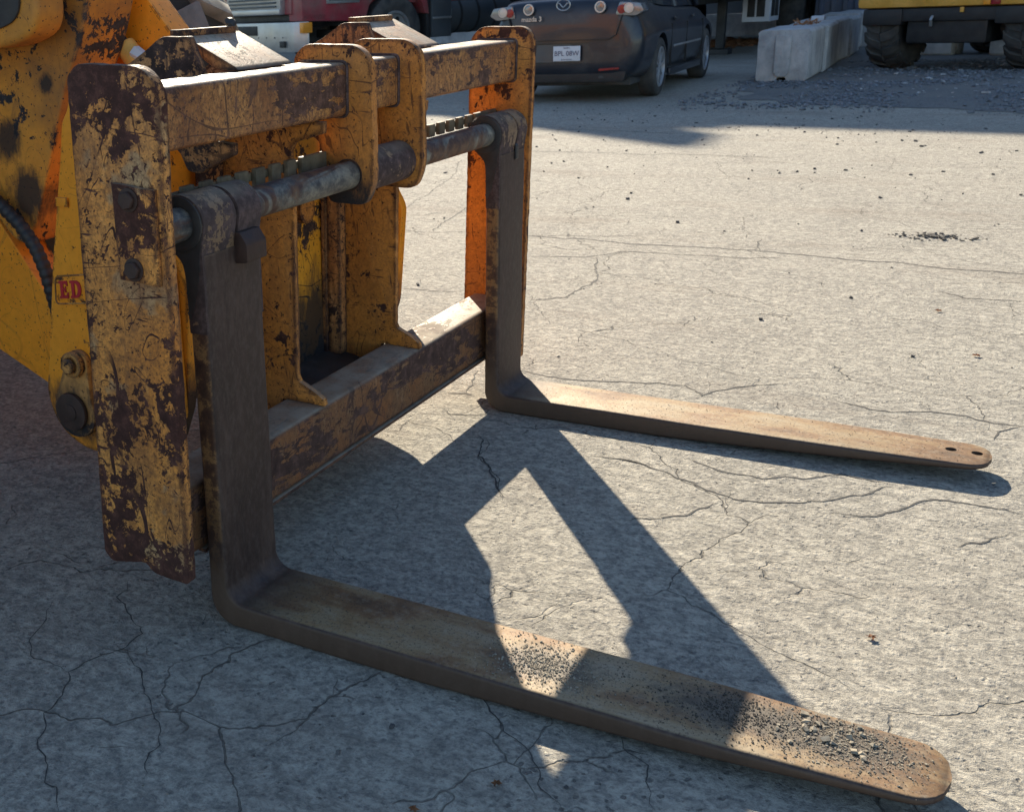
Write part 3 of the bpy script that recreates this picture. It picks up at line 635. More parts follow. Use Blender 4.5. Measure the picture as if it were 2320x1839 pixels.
Dp = [[(0, 0), (0, 5), (4, 6), (4, 34), (0, 35), (0, 40), (13, 40), (13, 0)], [(13.1, 34), (13.1, 40), (22, 39.5), (29, 35), (32, 28), (33, 20), (32, 12), (29, 5), (22, .5), (13.1, 0), (13.1, 6), (18, 7), (22, 12), (23, 20), (22, 28), (18, 33)]]
obj('letter_e', letter(Ep, -.602, .5425), M['text_red'], npl); obj('letter_d', letter(Dp, -.568, .5465), M['text_red'], npl)
obj('pad', box(-.585, -.55, .243, .2495, .752, .772, .002), M['loader'], CPL[0])
# lower arm box
armP = roundpoly([(-1.35, .85), (-1.0, .72), (-.94, .668), (-.79, .475), (-.70, .40), (-.68, .26), (-.80, .245), (-.9, .288), (-1.0, .33), (-1.35, .5)], .012, 3)
both(armP, 'lower_arm', M['loader'], .40, .50)
# cross box linking the coupler plates, seen dark between the ribs
obj('cross_tube', ycyl(-.5, .42, .2805, 1.2195, .1, 28, .002), M['loader_dirty'], lo)
cpl = obj('centre_plate', box(-.36, -.325, .5, .955, .2, .99, .012, 3), M['pocket'], lo)
obj('pin_boss', tube([(-.324, .835, .66), (-.305, .835, .66)], .036, 28), M['rib'], cpl)
obj('sun_gap_filler', box(-.36, -.335, .2805, .47, .3, .96, .006, 2), M['coupler'], lo)  # added plate, fills a gap so sunlight does not leak onto the ground
obj('front_stay', prism(roundpoly([(-.34, .3), (-.262, .3), (-.262, .62), (-.3, .8), (-.36, .9), (-.42, .9)], .02, 3), .2, .2495, 1, .006, 2), M['loader'], lo)
# lift casting with its broad front edge, greasy side
cast = roundpoly([(-1.5, 1.9), (-1.3, 1.2), (-.98, .72), (-.9, .63), (-.845, .612), (-.812, .673), (-.762, .779), (-.716, .891), (-.692, .945), (-.664, 1.01), (-.63, 1.06), (-.60, 1.12), (-.57, 1.2), (-.5, 1.5), (-.7, 1.95)], [.1, 0, 0, .02, .02, .02, .03, .03, .03, .03, .03, .03, .05, .15, .15], 4)
both(cast, 'lift_arm', M['loader_dirty'], .4, .56, .008, False)
obj('lift_arm', prism(roundpoly([(-1.5, 1.7), (-1.3, 1.2), (-1.0, .72), (-.85, .62), (-.72, .89), (-.85, .98), (-1.1, 1.3), (-1.3, 1.75)], .04, 3), .94, 1.1, 1, .008, 2), M['loader_dirty'], lo)
# tilt lever end: thick rounded block with soft edges
lev = roundpoly([(-1.2, 1.08), (-.70, 1.088), (-.605, 1.12), (-.595, 1.4), (-.66, 1.9), (-1.1, 2.0)], [.03, .06, .08, .12, .2, .2], 8)
obj('tilt_lever', prism(lev, .27, .36, 1, .024, 5), M['loader_dirty'], lo)
obj('lever_cover', prism(roundpoly([(-1.1, 1.12), (-.72, 1.125), (-.65, 1.15), (-.64, 1.24), (-.68, 1.6), (-1.0, 1.7)], .05, 6), .262, .2695, 1, .003, 2), M['grease'], lo)
# boom running up and back, pale dusty top edge
boom = roundpoly([(-.9, 1.0), (-.70, .99), (-.56, 1.03), (-.50, 1.07), (-.60, 1.19), (-1.1, 1.8), (-2.4, 2.3), (-2.5, 2.05), (-1.3, 1.45)], .02, 3)
obj('boom', prism(boom, .62, .70, 1, .006, 2), M['loader'], lo)
obj('boom', prism(roundpoly([(-1.35, 1.3), (-1.2, 1.3), (-1.5, 1.75), (-2.4, 2.3), (-2.5, 2.05)], .02, 3), 1.02, 1.1, 1, .006, 2), M['loader'], lo)
obj('tilt_rod', tube([(-.72, .585, 1.18), (-.628, .585, 1.062)], .0125, 16), M['black'], lo)
gl = obj('rod_gland', tube([(-.64, .585, 1.075), (-.60, .585, 1.03)], .026, 20), M['yellow_plain'], lo)
obj('gland_nut', tube([(-.604, .575, 1.06), (-.575, .575, 1.045)], [.018, .015], 6), M['white'], gl)
obj('cylinder', tube([(-1.6, .73, 1.5), (-.9, .8, .8)], .07, 24), M['loader'], lo); obj('cylinder', tube([(-.9, .8, .8), (-.6, .83, .5)], .035, 20), M['chrome'], lo)
# ribbed hose
hp = []
ctl = [(-1.3, .37, 1.0), (-.96, .365, .765), (-.887, .36, .722), (-.829, .36, .679), (-.783, .36, .624), (-.757, .36, .565), (-.748, .365, .505), (-.76, .39, .44)]
for i in range(len(ctl) - 1):
    a, b = Vector(ctl[i]), Vector(ctl[i + 1]); k = int((b - a).length / .004)
    for j in range(k): hp.append(a.lerp(b, j / k))
for _ in range(12): hp = [hp[0]] + [(hp[i - 1] + hp[i] * 2 + hp[i + 1]) / 4 for i in range(1, len(hp) - 1)] + [hp[-1]]
obj('hose', tube(hp, [.0155 + (.0022 if (i % 5) < 3 else 0) for i in range(len(hp))], 14), M['black'], lo)
# tyres
def lug_tyre(cx_, cz_, yc, r, wdt, parent, mat, gapm, nl=18, rimmat=None, f=None):
    ty = obj('tyre', bmx_tyre(cx_, cz_, yc, r * .94, wdt, f), gapm, parent)
    bm = bmesh.new()
    for side in (-1, 1):
        for k in range(nl):
            a0 = 2 * math.pi * (k + (.5 if side > 0 else 0)) / nl; vs = []
            # chunky slanted lug from centre to shoulder
            for rr in (r * .90, r):
                for (yy, da, dr) in ((.0, .0, 0), (.0, .55, 0), (.62, .75, -.01), (1.0, .62, -.07), (1.0, .0, -.07), (.62, .12, -.01)):
                    ang = a0 + side * 0 + (da - .1 - .55 * yy) * (2 * math.pi / nl); q = rr + dr * r
                    vs.append(bm.verts.new((cx_ + q * math.cos(ang), yc + side * yy * wdt / 2, cz_ + q * math.sin(ang))))
            bot, top = vs[:6], vs[6:]
            bm.faces.new(top); bm.faces.new(bot[::-1])
            for j in range(6): bm.faces.new((bot[j], bot[(j + 1) % 6], top[(j + 1) % 6], top[j]))
    bmesh.ops.recalc_face_normals(bm, faces=bm.faces[:]); bevel(bm, r * .012, 1, 40)
    if f: xf(bm, f)
    obj('tread', bm, mat, ty)['kind'] = 'stuff'
    obj('rim', ycyl(cx_, cz_, yc - wdt * .42, yc + wdt * .42, r * .48, 32, .01, None, f), rimmat or M['yellow_plain'], ty)
def bmx_tyre(cx_, cz_, yc, r, wdt, f=None, seg=48, rin=.5):
    prof = [(-.40, rin), (-.47, rin + .1), (-.5, .72), (-.49, .86), (-.44, .95), (-.36, .99), (0, 1), (.36, .99), (.44, .95), (.49, .86), (.5, .72), (.47, rin + .1), (.40, rin)]
    bm = bmesh.new(); rg = []
    for k in range(seg):
        a = 2 * math.pi * k / seg; rg.append([bm.verts.new((cx_ + r * q * math.cos(a), yc + p * wdt, cz_ + r * q * math.sin(a))) for p, q in prof])
    for k in range(seg):
        A, B = rg[k], rg[(k + 1) % seg]
        for j in range(len(prof) - 1): bm.faces.new((A[j], A[j + 1], B[j + 1], B[j]))
        bm.faces.new((A[-1], A[0], B[0], B[-1]))
    if f: xf(bm, f)
    return bm
for (wx, wy) in ((-2.12, 1.93), (-2.12, -.47), (-4.9, 1.93), (-4.9, -.47)):
    wh = root('wheel', (wx, wy, .8), None, None); wh.parent = lo; wh.matrix_basis = wm(lo).inverted() @ Matrix.Translation((wx, wy, .8))
    lug_tyre(wx, .8, wy, .8, .5, wh, M['rubber_pale'], M['rubber_gap'])
obj('axle', ycyl(-2.12, .8, -.2, 1.66, .16, 24, .02), M['loader_dirty'], lo); obj('axle', ycyl(-4.9, .8, -.2, 1.66, .16, 24, .02), M['loader_dirty'], lo)
obj('front_frame', prism(roundpoly([(-3.0, .6), (-1.7, .6), (-1.5, 1.1), (-1.9, 2.0), (-2.6, 2.2), (-3.0, 1.6)], .08, 4), .3, 1.2, 1, .02, 2), M['loader'], lo)
obj('rear_body', prism(roundpoly([(-6.3, .9), (-3.2, .7), (-3.2, 1.5), (-3.9, 1.9), (-6.1, 1.9)], .12, 5), -.05, 1.55, 1, .05, 3), M['loader'], lo)
cb = obj('cab', prism(roundpoly([(-4.9, 1.9), (-3.25, 1.6), (-3.05, 1.8), (-3.25, 3.2), (-4.8, 3.2)], .08, 4), .0, 1.5, 1, .04, 3), M['loader'], lo)
obj('window', box(-4.6, -3.5, -.012, -.002, 2.05, 3.0, .01), M['glass'], cb); obj('window', prism([(.15, 2.0), (1.35, 2.0), (1.35, 3.0), (.15, 3.0)], -3.1, -3.09, 0, .004, 1), M['glass'], cb)
for y in (-.72, 1.68):
    obj('fender', prism([(-3.05, 1.55), (-2.9, 1.74), (-1.6, 1.74), (-1.35, 1.6), (-1.35, 1.56), (-1.62, 1.68), (-2.88, 1.68), (-3.0, 1.5)], y, y + .5, 1, .008, 2), M['loader'], lo)

# ------------------------------------------------------------------ grit and stones
def stones(name, mat, pts, smin, smax, seed, flat=.6, z=0., parent=None, zf=None):
    rnd = random.Random(seed); V = []; F = []
    base = [(-1, 0, 0), (1, 0, 0), (0, -1, 0), (0, 1, 0), (0, 0, -1), (0, 0, 1)]; fc = [(0, 2, 5), (2, 1, 5), (1, 3, 5), (3, 0, 5), (2, 0, 4), (1, 2, 4), (3, 1, 4), (0, 3, 4)]
    cube = [(x, y, q) for x in (-.7, .7) for y in (-.7, .7) for q in (-.7, .7)]; cf = [(0, 1, 3, 2), (4, 6, 7, 5), (0, 4, 5, 1), (2, 3, 7, 6), (0, 2, 6, 4), (1, 5, 7, 3)]
    for (x, y, zz) in pts:
        s = smin + (smax - smin) * rnd.random() ** 3.5; rx = Matrix.Rotation(rnd.uniform(0, 6.3), 3, Vector((rnd.gauss(0, 1), rnd.gauss(0, 1), rnd.gauss(0, 1))).normalized())
        B, FF = (base, fc) if rnd.random() < .45 else (cube, cf); o = len(V); dx, dy, dz = rnd.uniform(.7, 1.4), rnd.uniform(.6, 1.1), rnd.uniform(.5, .9)
        for b in B:
            j = rnd.uniform(.75, 1.15); v = rx @ Vector((b[0] * dx * j, b[1] * dy * j, b[2] * dz * j)); V.append((x + v.x * s, y + v.y * s, zz + s * .35 + v.z * s * flat))
        F += [tuple(i + o for i in q) for q in FF]
    me = bpy.data.meshes.new(name); me.from_pydata(V, [], F); me.materials.append(mat); o = bpy.data.objects.new(name, me); COL.objects.link(o); o.parent = parent
    return o
rs = random.Random(21)
def cloud(cx_, cy_, sx, sy, n, z, ymin=-9, ymax=9):
    out = []
    while len(out) < n:
        x, y = rs.gauss(cx_, sx), rs.gauss(cy_, sy)
        if ymin < y < ymax: out.append((x, y, z))
    return out
def topz(x): return .0522 - .004 * max(0, (x - .06) / 1.155)
def on(p): return [(x, y, topz(x)) for x, y, _ in p if x < 1.2]
s1 = stones('grit_pile', M['grit'], on(cloud(.600, .088, .03, .028, 900, 0, .012, .165) + cloud(.61, .08, .055, .045, 1600, 0, .01, .17)), .0005, .003, 1); tag(s1, 'patch of coarse tan grit in the sunlit gap on the near fork', 'grit', kind='stuff')
s2 = stones('grit_pile', M['gritdark'], on(cloud(.93, .105, .035, .028, 800, 0, .012, .165) + cloud(.91, .09, .09, .04, 1500, 0, .012, .165)), .0005, .0026, 2); tag(s2, 'dark scattered grit in shade halfway down the near fork', 'grit', kind='stuff')
s3 = stones('stone_pile', M['grit'], on(cloud(1.06, .115, .035, .032, 110, 0, .02, .16)), .0018, .0085, 3); tag(s3, 'loose small stones lying on the near fork tip', 'stones', kind='stuff')
s4 = stones('grit_pile', M['grit'], on(cloud(1.07, .105, .055, .035, 3400, 0, .015, .16)), .0005, .0024, 4); tag(s4, 'fine grit round the stones on the near fork tip', 'grit', kind='stuff')
s5 = stones('fork_grit', M['gritdark'], on([(rs.uniform(.08, 1.18), rs.uniform(.012, .166), 0) for _ in range(1500)]) + on([(rs.uniform(.1, 1.17), rs.uniform(1.35, 1.5), 0) for _ in range(900)]), .0005, .0016, 5); tag(s5, 'fine grit dusted over the fork blades', 'grit', kind='stuff')
pp = []
while len(pp) < 1100:
    x, y = rs.uniform(-4, 3), rs.uniform(-.8, 10.5)
    k = .15 + .85 * max(0, min(1, (y - 3) / 5)) ** 1.5
    if rs.random() < k * (.4 + .8 * max(0, noise.noise(Vector((x * .9, y * .9, 0))) + .3)): pp.append((x, y, 0))
s6 = stones('pebble', M['pebble'], pp, .002, .016, 6, .6); tag(s6, 'dark pebbles strewn over the sunlit concrete', 'pebbles', kind='stuff')
s6b = stones('grain', M['grit'], [(rs.uniform(-1, 1.8), rs.uniform(-.8, 2.6), 0) for _ in range(3000)], .0006, .0022, 61, .6); tag(s6b, 'loose sand grains on the concrete round the forks', 'sand', kind='stuff')
s7 = stones('dirt_clod', M['soil'], cloud(.9, 4.32, .09, .035, 130, 0), .004, .02, 7, .6); tag(s7, 'small heap of dark dirt crumbs on the open concrete', 'dirt', kind='stuff')
gp = []
while len(gp) < 15000:
    x, y = rs.uniform(-1.9, 4.5), rs.uniform(9.6, 17)
    if y > 10.2 - .12 * x + rs.gauss(0, .35) and (rs.random() < .35 + noise.noise(Vector((x * 1.2, y * 1.2, 5)))): gp.append((x, y, .002))
s8 = stones('gravel', M['gravel'], gp, .005, .034, 8, .7); tag(s8, 'grey-blue gravel between the concrete blocks and the yellow machine', 'gravel', kind='stuff')
s9 = stones('white_chip', M['block'], [(rs.uniform(-1.2, 2.2), rs.uniform(11, 16.5), .003) for _ in range(90)], .015, .05, 9, .4); tag(s9, 'pale stone chips scattered in the gravel', 'stone chips', kind='stuff')
# dry leaves
def leaf(x, y, s, rz, label):
    bm = bmesh.new(); P = [(0, -1), (.25, -.6), (.8, -.5), (.45, -.1), (.9, .35), (.3, .35), (.0, 1.), (-.3, .4), (-.95, .45), (-.4, -.1), (-.75, -.55), (-.2, -.6)]
    c = bm.verts.new((0, 0, .1 * s)); vs = [bm.verts.new((px * s, py * s, s * (.12 + .35 * abs(math.sin(px * 2 + i))))) for i, (px, py) in enumerate(P)]
    for i in range(len(vs)): bm.faces.new((c, vs[i], vs[(i + 1) % len(vs)]))
    bmesh.ops.solidify(bm, geom=bm.faces[:], thickness=.0006)
    o = obj('leaf', bm, M['leaf'], None, 0, False); o.location = (x, y, .003); o.rotation_euler = (0, 0, rz); tag(o, label, 'leaf', 'dry leaves on the concrete')
leaf(1.066, .519, .011, .4, 'curled dry brown leaf on sunlit concrete right of the near fork')
leaf(.633, -.186, .009, 2, 'small dry leaf in shade at the lower edge, near the dark crumbs')
leaf(.55, -.30, .009, 4, 'shrivelled leaf in shade by the thin strip of sunlight')
leaf(1.14, 2.43, .014, 1, 'small leaf on the far concrete at the right edge')
leaf(1.0, 2.95, .014, 3, 'leaf on the concrete beyond the far fork tip')

# ------------------------------------------------------------------ concrete blocks
def cblock(x, y, az, label, L=1.5, W=.57, H=.6, z=0., grp='concrete blocks set in a row', notch=True):
    rt = root('concrete_block', (x, y, z), label, 'concrete block', grp)
    prof = roundpoly([(-W / 2, .03), (-W / 2 + .03, 0), (-.06, 0), (-.045, .055), (.045, .055), (.06, 0), (W / 2 - .03, 0), (W / 2, .03), (W / 2, H - .03), (W / 2 - .03, H), (-W / 2 + .03, H), (-W / 2, H - .03)], .008, 2)
    bm = prism(prof, 0, L, 1, .012, 2)
    bmesh.ops.subdivide_edges(bm, edges=[e for e in bm.edges if e.calc_length() > .25], cuts=6, use_grid_fill=True)
    for v in bm.verts: v.co += Vector((noise.noise(v.co * 9 + Vector((x, y, 0))), 0, noise.noise(v.co * 7 + Vector((y, x, 3))))) * .008
    bm.transform(Matrix.Translation((x, y, z)) @ Matrix.Rotation(az, 4, 'Z'))
    o = obj('block_body', bm, M['block'], rt, 30)
    # moulded key standing proud of the end face
    bk = prism(roundpoly([(-.085, .11), (-.05, .065), (.05, .065), (.085, .11), (.085, H - .06), (-.085, H - .06)], .02, 3), -.03, .001, 1, .016, 2)
    bk.transform(Matrix.Translation((x, y, z)) @ Matrix.Rotation(az, 4, 'Z')); obj('key', bk, M['block'], rt)
az = math.atan2(.3, 8.3)
labs = ['nearest concrete block of the row, its keyed end facing the yard', 'second concrete block of the row, just behind the nearest', 'third concrete block of the row, counted from the yard', 'fourth concrete block, halfway back along the row', 'fifth concrete block, dark stained, near the back of the row', 'last concrete block at the back of the row']
bx_, by_ = -1.4, 13.38
for i in range(6):
    cblock(bx_ + (0, .035, -.03, .04, -.02, .05)[i], by_, az + (0, .02, -.025, .01, .03, -.02)[i], labs[i], H=(.6, .59, .6, .575, .6, .59)[i]); bx_ -= math.sin(az) * 1.53; by_ += math.cos(az) * 1.53
cblock(.15, 18.3, 1.3, 'left of two pale blocks lying behind the yellow machine', 1.0, .5, .5, grp='blocks behind the yellow machine'); cblock(1.6, 17.9, 1.35, 'right of two pale blocks lying behind the yellow machine', 1.0, .5, .5, grp='blocks behind the yellow machine')
# rubbish lying on the blocks
bm = box(-1.62, -1.45, 16.6, 16.8, .602, .66, .01, 2); tag(obj('paper_scrap', bm, M['white'], None), 'crumpled white scrap on top of the third block', 'scrap')
bm = bmesh.new(); rb = random.Random(5)
for k in range(26):
    p = Vector((-1.42 + rb.uniform(-.13, .13), 14.9 + rb.uniform(-.3, .3), .61)); tube([p, p + Vector((rb.uniform(-.12, .12), rb.uniform(-.15, .15), rb.uniform(.0, .07)))], .006, 5, True, bm)
tag(obj('twigs', bm, M['leaf'], None), 'dry twigs lying on top of the nearest blocks', 'twigs', kind='stuff')

# ------------------------------------------------------------------ dark grey saloon car seen from behind
CX, CY = -3.16, 11.5   # rear axle centre; heading +Y
carR = root('parked_car', (CX, CY, 0), 'dark grey saloon car parked with its rear to the yard, white number plate', 'car')
CA = R(3)
def cl(c):
    c = Vector((c[0] * .96, c[1], c[2]))
    return Vector((c[0] * math.cos(CA) - c[1] * math.sin(CA) + CX, c[0] * math.sin(CA) + c[1] * math.cos(CA) + CY, c[2]))
def sec(y, zb, zs, zt, wb, ws, wt, crown=.02):
    """half profile: sill, bottom, waist, shoulder, deck"""
    return (y, [(0, zb), (wb * .8, zb), (wb, zb + .03), (ws, zb + (zs - zb) * .45), (ws, zs - .06), (ws - .012, zs), (wt + .03, zt - .035), (wt, zt), (wt * .6, zt + crown * .7), (0, zt + crown)])
S = [sec(-.93, .42, .60, .66, .52, .60, .5, .0), sec(-.91, .30, .68, 1.0, .70, .80, .62), sec(-.85, .25, .73, 1.06, .77, .86, .68), sec(-.72, .23, .74, 1.08, .78, .865, .68), sec(-.5, .22, .76, 1.085, .80, .875, .70),
     sec(-.3, .20, .77, 1.05, .80, .878, .72), sec(.0, .19, .78, .99, .8, .878, .74), sec(.4, .19, .78, .95, .8, .878, .76), sec(1.2, .18, .77, .93, .8, .878, .77), sec(2.0, .18, .75, .92, .8, .878, .76), sec(2.5, .19, .73, .90, .8, .878, .74),
     sec(2.9, .2, .70, .82, .79, .865, .7), sec(3.25, .22, .64, .74, .74, .82, .62), sec(3.45, .28, .58, .66, .62, .7, .5), sec(3.5, .36, .52, .58, .45, .52, .4)]
bm = bmesh.new(); RG = []
for y, hp_ in S:
    full = [(-x, z) for x, z in hp_[1:-1]][::-1]; full = hp_ + full   # loop: bottom centre, right side up, deck centre, left side down
    RG.append([bm.verts.new((x, y, z)) for x, z in full])
nn = len(RG[0])
for A, B in zip(RG, RG[1:]):
    for k in range(nn): bm.faces.new((A[k], A[(k + 1) % nn], B[(k + 1) % nn], B[k]))
bm.faces.new(RG[0]); bm.faces.new(RG[-1][::-1]); bmesh.ops.recalc_face_normals(bm, faces=bm.faces[:])
for v in bm.verts: v.co = cl(v.co)
body = obj('body', bm, M['car'], carR, 0)
md = body.modifiers.new('s', 'SUBSURF'); md.levels = 2; md.render_levels = 2; apply_mods(body)
cs = []
for ay in (0., 2.62):
    for sx in (-1, 1):
        c = tube([(sx * .62, ay, .325), (sx * 1.1, ay, .325)], .355, 40); cs.append(c)
cs.append(prism(roundpoly([(-.36, .42), (.36, .42), (.32, .63), (-.32, .63)], .015, 3), -1.2, -.895, 1, 0))
cut(body, cs)
# greenhouse
G = [(-.12, .62, 1.0, .58, 1.04), (.25, .70, .98, .56, 1.3), (.7, .72, .95, .55, 1.43), (1.3, .74, .93, .56, 1.455), (1.8, .74, .93, .57, 1.43), (2.2, .73, .92, .6, 1.22), (2.62, .7, .9, .66, .93)]
bm = bmesh.new(); RG = []
for y, xb, zb, xt, zt in G: RG.append([bm.verts.new(cl((x, y, z))) for x, z in ((-xb, zb), (xb, zb), (xt, zt), (0, zt + .02), (-xt, zt))])
for A, B in zip(RG, RG[1:]):
    for k in range(5): bm.faces.new((A[k], A[(k + 1) % 5], B[(k + 1) % 5], B[k]))
bm.faces.new(RG[0]); bm.faces.new(RG[-1][::-1]); gh = obj('window', bm, M['glass'], carR)
rf = bmesh.new(); prism([(.62, 1.418), (1.2, 1.448), (1.85, 1.425), (1.85, 1.455), (1.2, 1.482), (.62, 1.45)], -.54, .54, 0, .01, 2, rf, cl)
obj('roof', rf, M['car'], carR)
for sx in (-1, 1):
    for (a, b) in (((-.1, .62, 1.03), (.66, .555, 1.44)), ((1.86, .575, 1.43), (2.6, .7, .93)), ((1.15, .735, .93), (1.15, .565, 1.45))):
        tube([cl((sx * a[1], a[0], a[2])), cl((sx * b[1], b[0], b[2]))], .03, 8)
        obj('pillar', tube([cl((sx * a[1], a[0], a[2])), cl((sx * b[1], b[0], b[2]))], .032, 8), M['car'], carR)
# wheels
for i, ay in enumerate((0., 2.62)):
    for sx in (1, -1):
        fw = (lambda sx, ay: (lambda c: cl((sx * (.86 - c.y), ay + c.x * sx, c.z))))(sx, ay)
        ty = obj('wheel', bmx_tyre(0, .315, .1, .315, .21, fw, 48, .68), M['rubber'], carR)
        obj('rim', ring(0, .315, .0, .16, .198, .218, 40, fw), M['alloy'], ty)
        obj('brake', ycyl(0, .315, .1, .12, .15, 28, 0, None, fw), M['chassis'], ty)
        sp_ = bmesh.new(); ycyl(0, .315, .012, .03, .035, 20, .003, sp_, fw)
        for k in range(10):
            a = 2 * math.pi * k / 10 + .1; q = Matrix.Rotation(a, 3, 'Y')
            pr = prism([(-.010, .03), (.010, .03), (.016, .2), (-.016, .2)], .014, .03, 1, .002, 1); 
            for v in pr.verts: v.co = fw(q @ v.co + Vector((0, 0, .315)))
            join(sp_, pr)
        obj('spokes', sp_, M['alloy'], ty)
# rear details; ys(x,z) places things on the rear surface
def rear(px, pz, y, f=None): return cl((px, y, pz))
def disc(x, z, y, r, d, mat, name, parent, seg=28):
    return obj(name, ycyl(x, z, y, y + d, r, seg, .004, None, cl), mat, parent)
for sx in (-1, 1):
    h = obj('tail_light', prism(roundpoly([(sx * .56, .90), (sx * .60, 1.03), (sx * .82, 1.01), (sx * .86, .93), (sx * .78, .885)], .02, 4), -.925, -.66, 1, .012, 2, None, cl), M['clearlens'], carR)
    disc(sx * .625, .955, -.938, .045, .02, M['redlens'], 'lamp_bulb', h); disc(sx * .705, .965, -.938, .05, .02, M['chrome'], 'lamp_bulb', h)
    obj('lamp_ring', ring(sx * .705, .965, -.943, -.925, .042, .052, 28, cl), M['chrome'], h)
    t2 = obj('reversing_light', ycyl(sx * .40, .985, -.952, -.89, .052, 28, .004, None, cl), M['clearlens'], carR); obj('lamp_ring', ring(sx * .40, .985, -.958, -.93, .046, .06, 28, cl), M['chrome'], t2)
    obj('reflector', prism(roundpoly([(sx * .40, .335), (sx * .62, .35), (sx * .62, .372), (sx * .40, .36)], .004, 2), -.935, -.87, 1, .003, 1, None, cl), M['redlens'], carR)
obj('side_marker', box(.83, .85, -.83, -.73, .60, .625, .004, 1, None, cl), M['redlens'], carR)
obj('plate_recess', prism([(-.34, .43), (.34, .43), (.31, .62), (-.31, .62)], -.9, -.895, 1, .002, 1, None, cl), M['truckgrey'], carR)
npq = obj('number_plate', box(-.11, .195, -.945, -.94, .445, .6, .004, 2, None, cl), M['white'], carR)
def put_text(s, size, x, z, y, mat, parent, bold=0, name='lettering'):
    t = text_bm(s, size, .0006, 'CENTER', bold)
    for v in t.verts: v.co = cl((x + v.co.x, y - v.co.z, z + v.co.y))
    return obj(name, t, mat, parent, 0)
put_text('BPL 08W', .072, .042, .522, -.9475, M['text_dark'], npq, 0); put_text('Québec', .024, .042, .582, -.9475, M['text_dark'], npq); put_text('Je me souviens', .02, .042, .462, -.9475, M['text_dark'], npq)
# maker's oval badge with its wing, and model lettering
bd = obj('badge', bmesh.new(), M['chrome'], carR); bm = bmesh.new()
ov = [cl((.075 * math.cos(t) , -.968, 1.02 + .056 * math.sin(t))) for t in [2 * math.pi * k / 36 for k in range(37)]]; tube(ov, .006, 8, False, bm)
tube([cl(p) for p in ((-.066, -.967, 1.04), (-.04, -.970, 1.035), (-.02, -.972, 1.01), (0, -.972, .995), (.02, -.972, 1.01), (.04, -.970, 1.035), (.066, -.967, 1.04))], .006, 8, True, bm)
bm.transform(wm(carR).inverted()); bmesh.ops.recalc_face_normals(bm, faces=bm.faces[:]); bm.to_mesh(bd.data); bm.free()
put_text('mazda 3', .07, -.36, .885, -.965, M['chrome'], carR, .001)
obj('boot_lid_gap', prism([(-.58, .70), (-.50, .655), (.50, .655), (.58, .70), (.64, .90), (.632, .90), (.574, .706), (.497, .662), (-.497, .662), (-.574, .706), (-.632, .90), (-.64, .90)], -.945, -.90, 1, 0, 1, None, cl), M['black'], carR)
obj('bumper_lower', prism(roundpoly([(-.66, .22), (.66, .22), (.7, .33), (-.7, .33)], .03, 3), -.9, -.72, 1, .02, 2, None, cl), M['black'], carR)
obj('exhaust', tube([cl((.42, -.9, .26)), cl((.42, -.6, .27))], .03, 16), M['chassis'], carR)
obj('underbody', box(-.7, .7, -.7, 3.1, .17, .3, .02, 2, None, cl), M['chassis'], carR)
for sx in (-1, 1):
    obj('side_trim', box(sx * .88 - .006, sx * .88 + .006, .55, 2.1, .50, .522, .004, 1, None, cl), M['chrome'], carR)
    obj('sill', box(sx * .855 - .02, sx * .855 + .02, .42, 2.2, .19, .27, .012, 2, None, cl), M['car'], carR)
    for dy in (.55, 1.55): obj('door_handle', box(sx * .872 - .016, sx * .872 + .016, dy, dy + .17, .80, .83, .01, 2, None, cl), M['car'], carR)
    for dy in (.42, 1.25, 2.22): obj('door_gap', box(sx * .868 - .012, sx * .868 + .0125, dy, dy + .008, .3, .76, 0, 1, None, cl), M['black'], carR)

# ------------------------------------------------------------------ red lorry behind the hooks
to = Vector((-8.966, 17.99, 0)); sa = Vector((.401, .916, 0)).normalized(); la = Vector((-sa.y, sa.x, 0))
tr = root('truck', to, 'faded red long-nose truck with chrome bumper behind the carriage hooks', 'truck')
def tf(c): return to + sa * c.x + la * c.y + Vector((0, 0, c.z))   # x=along the truck rearwards, y=to its right, z up
def tb(name, x0, x1, y0, y1, z0, z1, mat, par=None, bev=.02): return obj(name, box(x0, x1, y0, y1, z0, z1, bev, 2, None, tf), mat, par or tr)
bp = obj('bumper', prism(roundpoly([(-2.02, -.1), (-2.28, .12), (-2.34, .6), (-2.34, 2.2), (-2.28, 2.7), (-2.02, 2.9)], .06, 4), .36, .87, 2, .02, 2, None, tf), M['chrome'], tr)
tb('slot', -2.352, -2.3, 1.15, 2.1 + .52, .65, .82, M['black'], bp, .012); tb('tow_hole', -2.352, -2.3, .27, .42, .44, .55, M['black'], bp, .01)
for k in range(9): tb('rivet', -2.347, -2.335, .3 + .27 * k, .325 + .27 * k, .60, .625, M['chassis'], bp, .003)
tb('marker_light', -2.2, -2.0, -.13, -.02, .68, .86, M['amber'], bp, .01)
tb('bumper_gap', -2.1, -1.6, .0, 2.8, .88, 1.0, M['black'])
gr = tb('grille', -2.25, -2.1, .5, 2.35, 1.0, 2.0, M['chrome'])
for k in range(12): tb('louvre', -2.275, -2.255, .62, 2.24, 1.13 + .065 * k, 1.165 + .065 * k, M['truckgrey'], gr, .004)
tb('grille_rail', -2.27, -2.24, .5, 2.35, 1.01, 1.1, M['chrome'], gr, .01)
hd = obj('bonnet', prism(roundpoly([(-2.15, 1.0), (-2.1, 1.85), (-.9, 2.05), (0.0, 2.15), (0.0, 1.0)], [.02, .15, .05, .05, .02], 4), .3, 2.5, 1, .05, 3, None, tf), M['red'], tr)
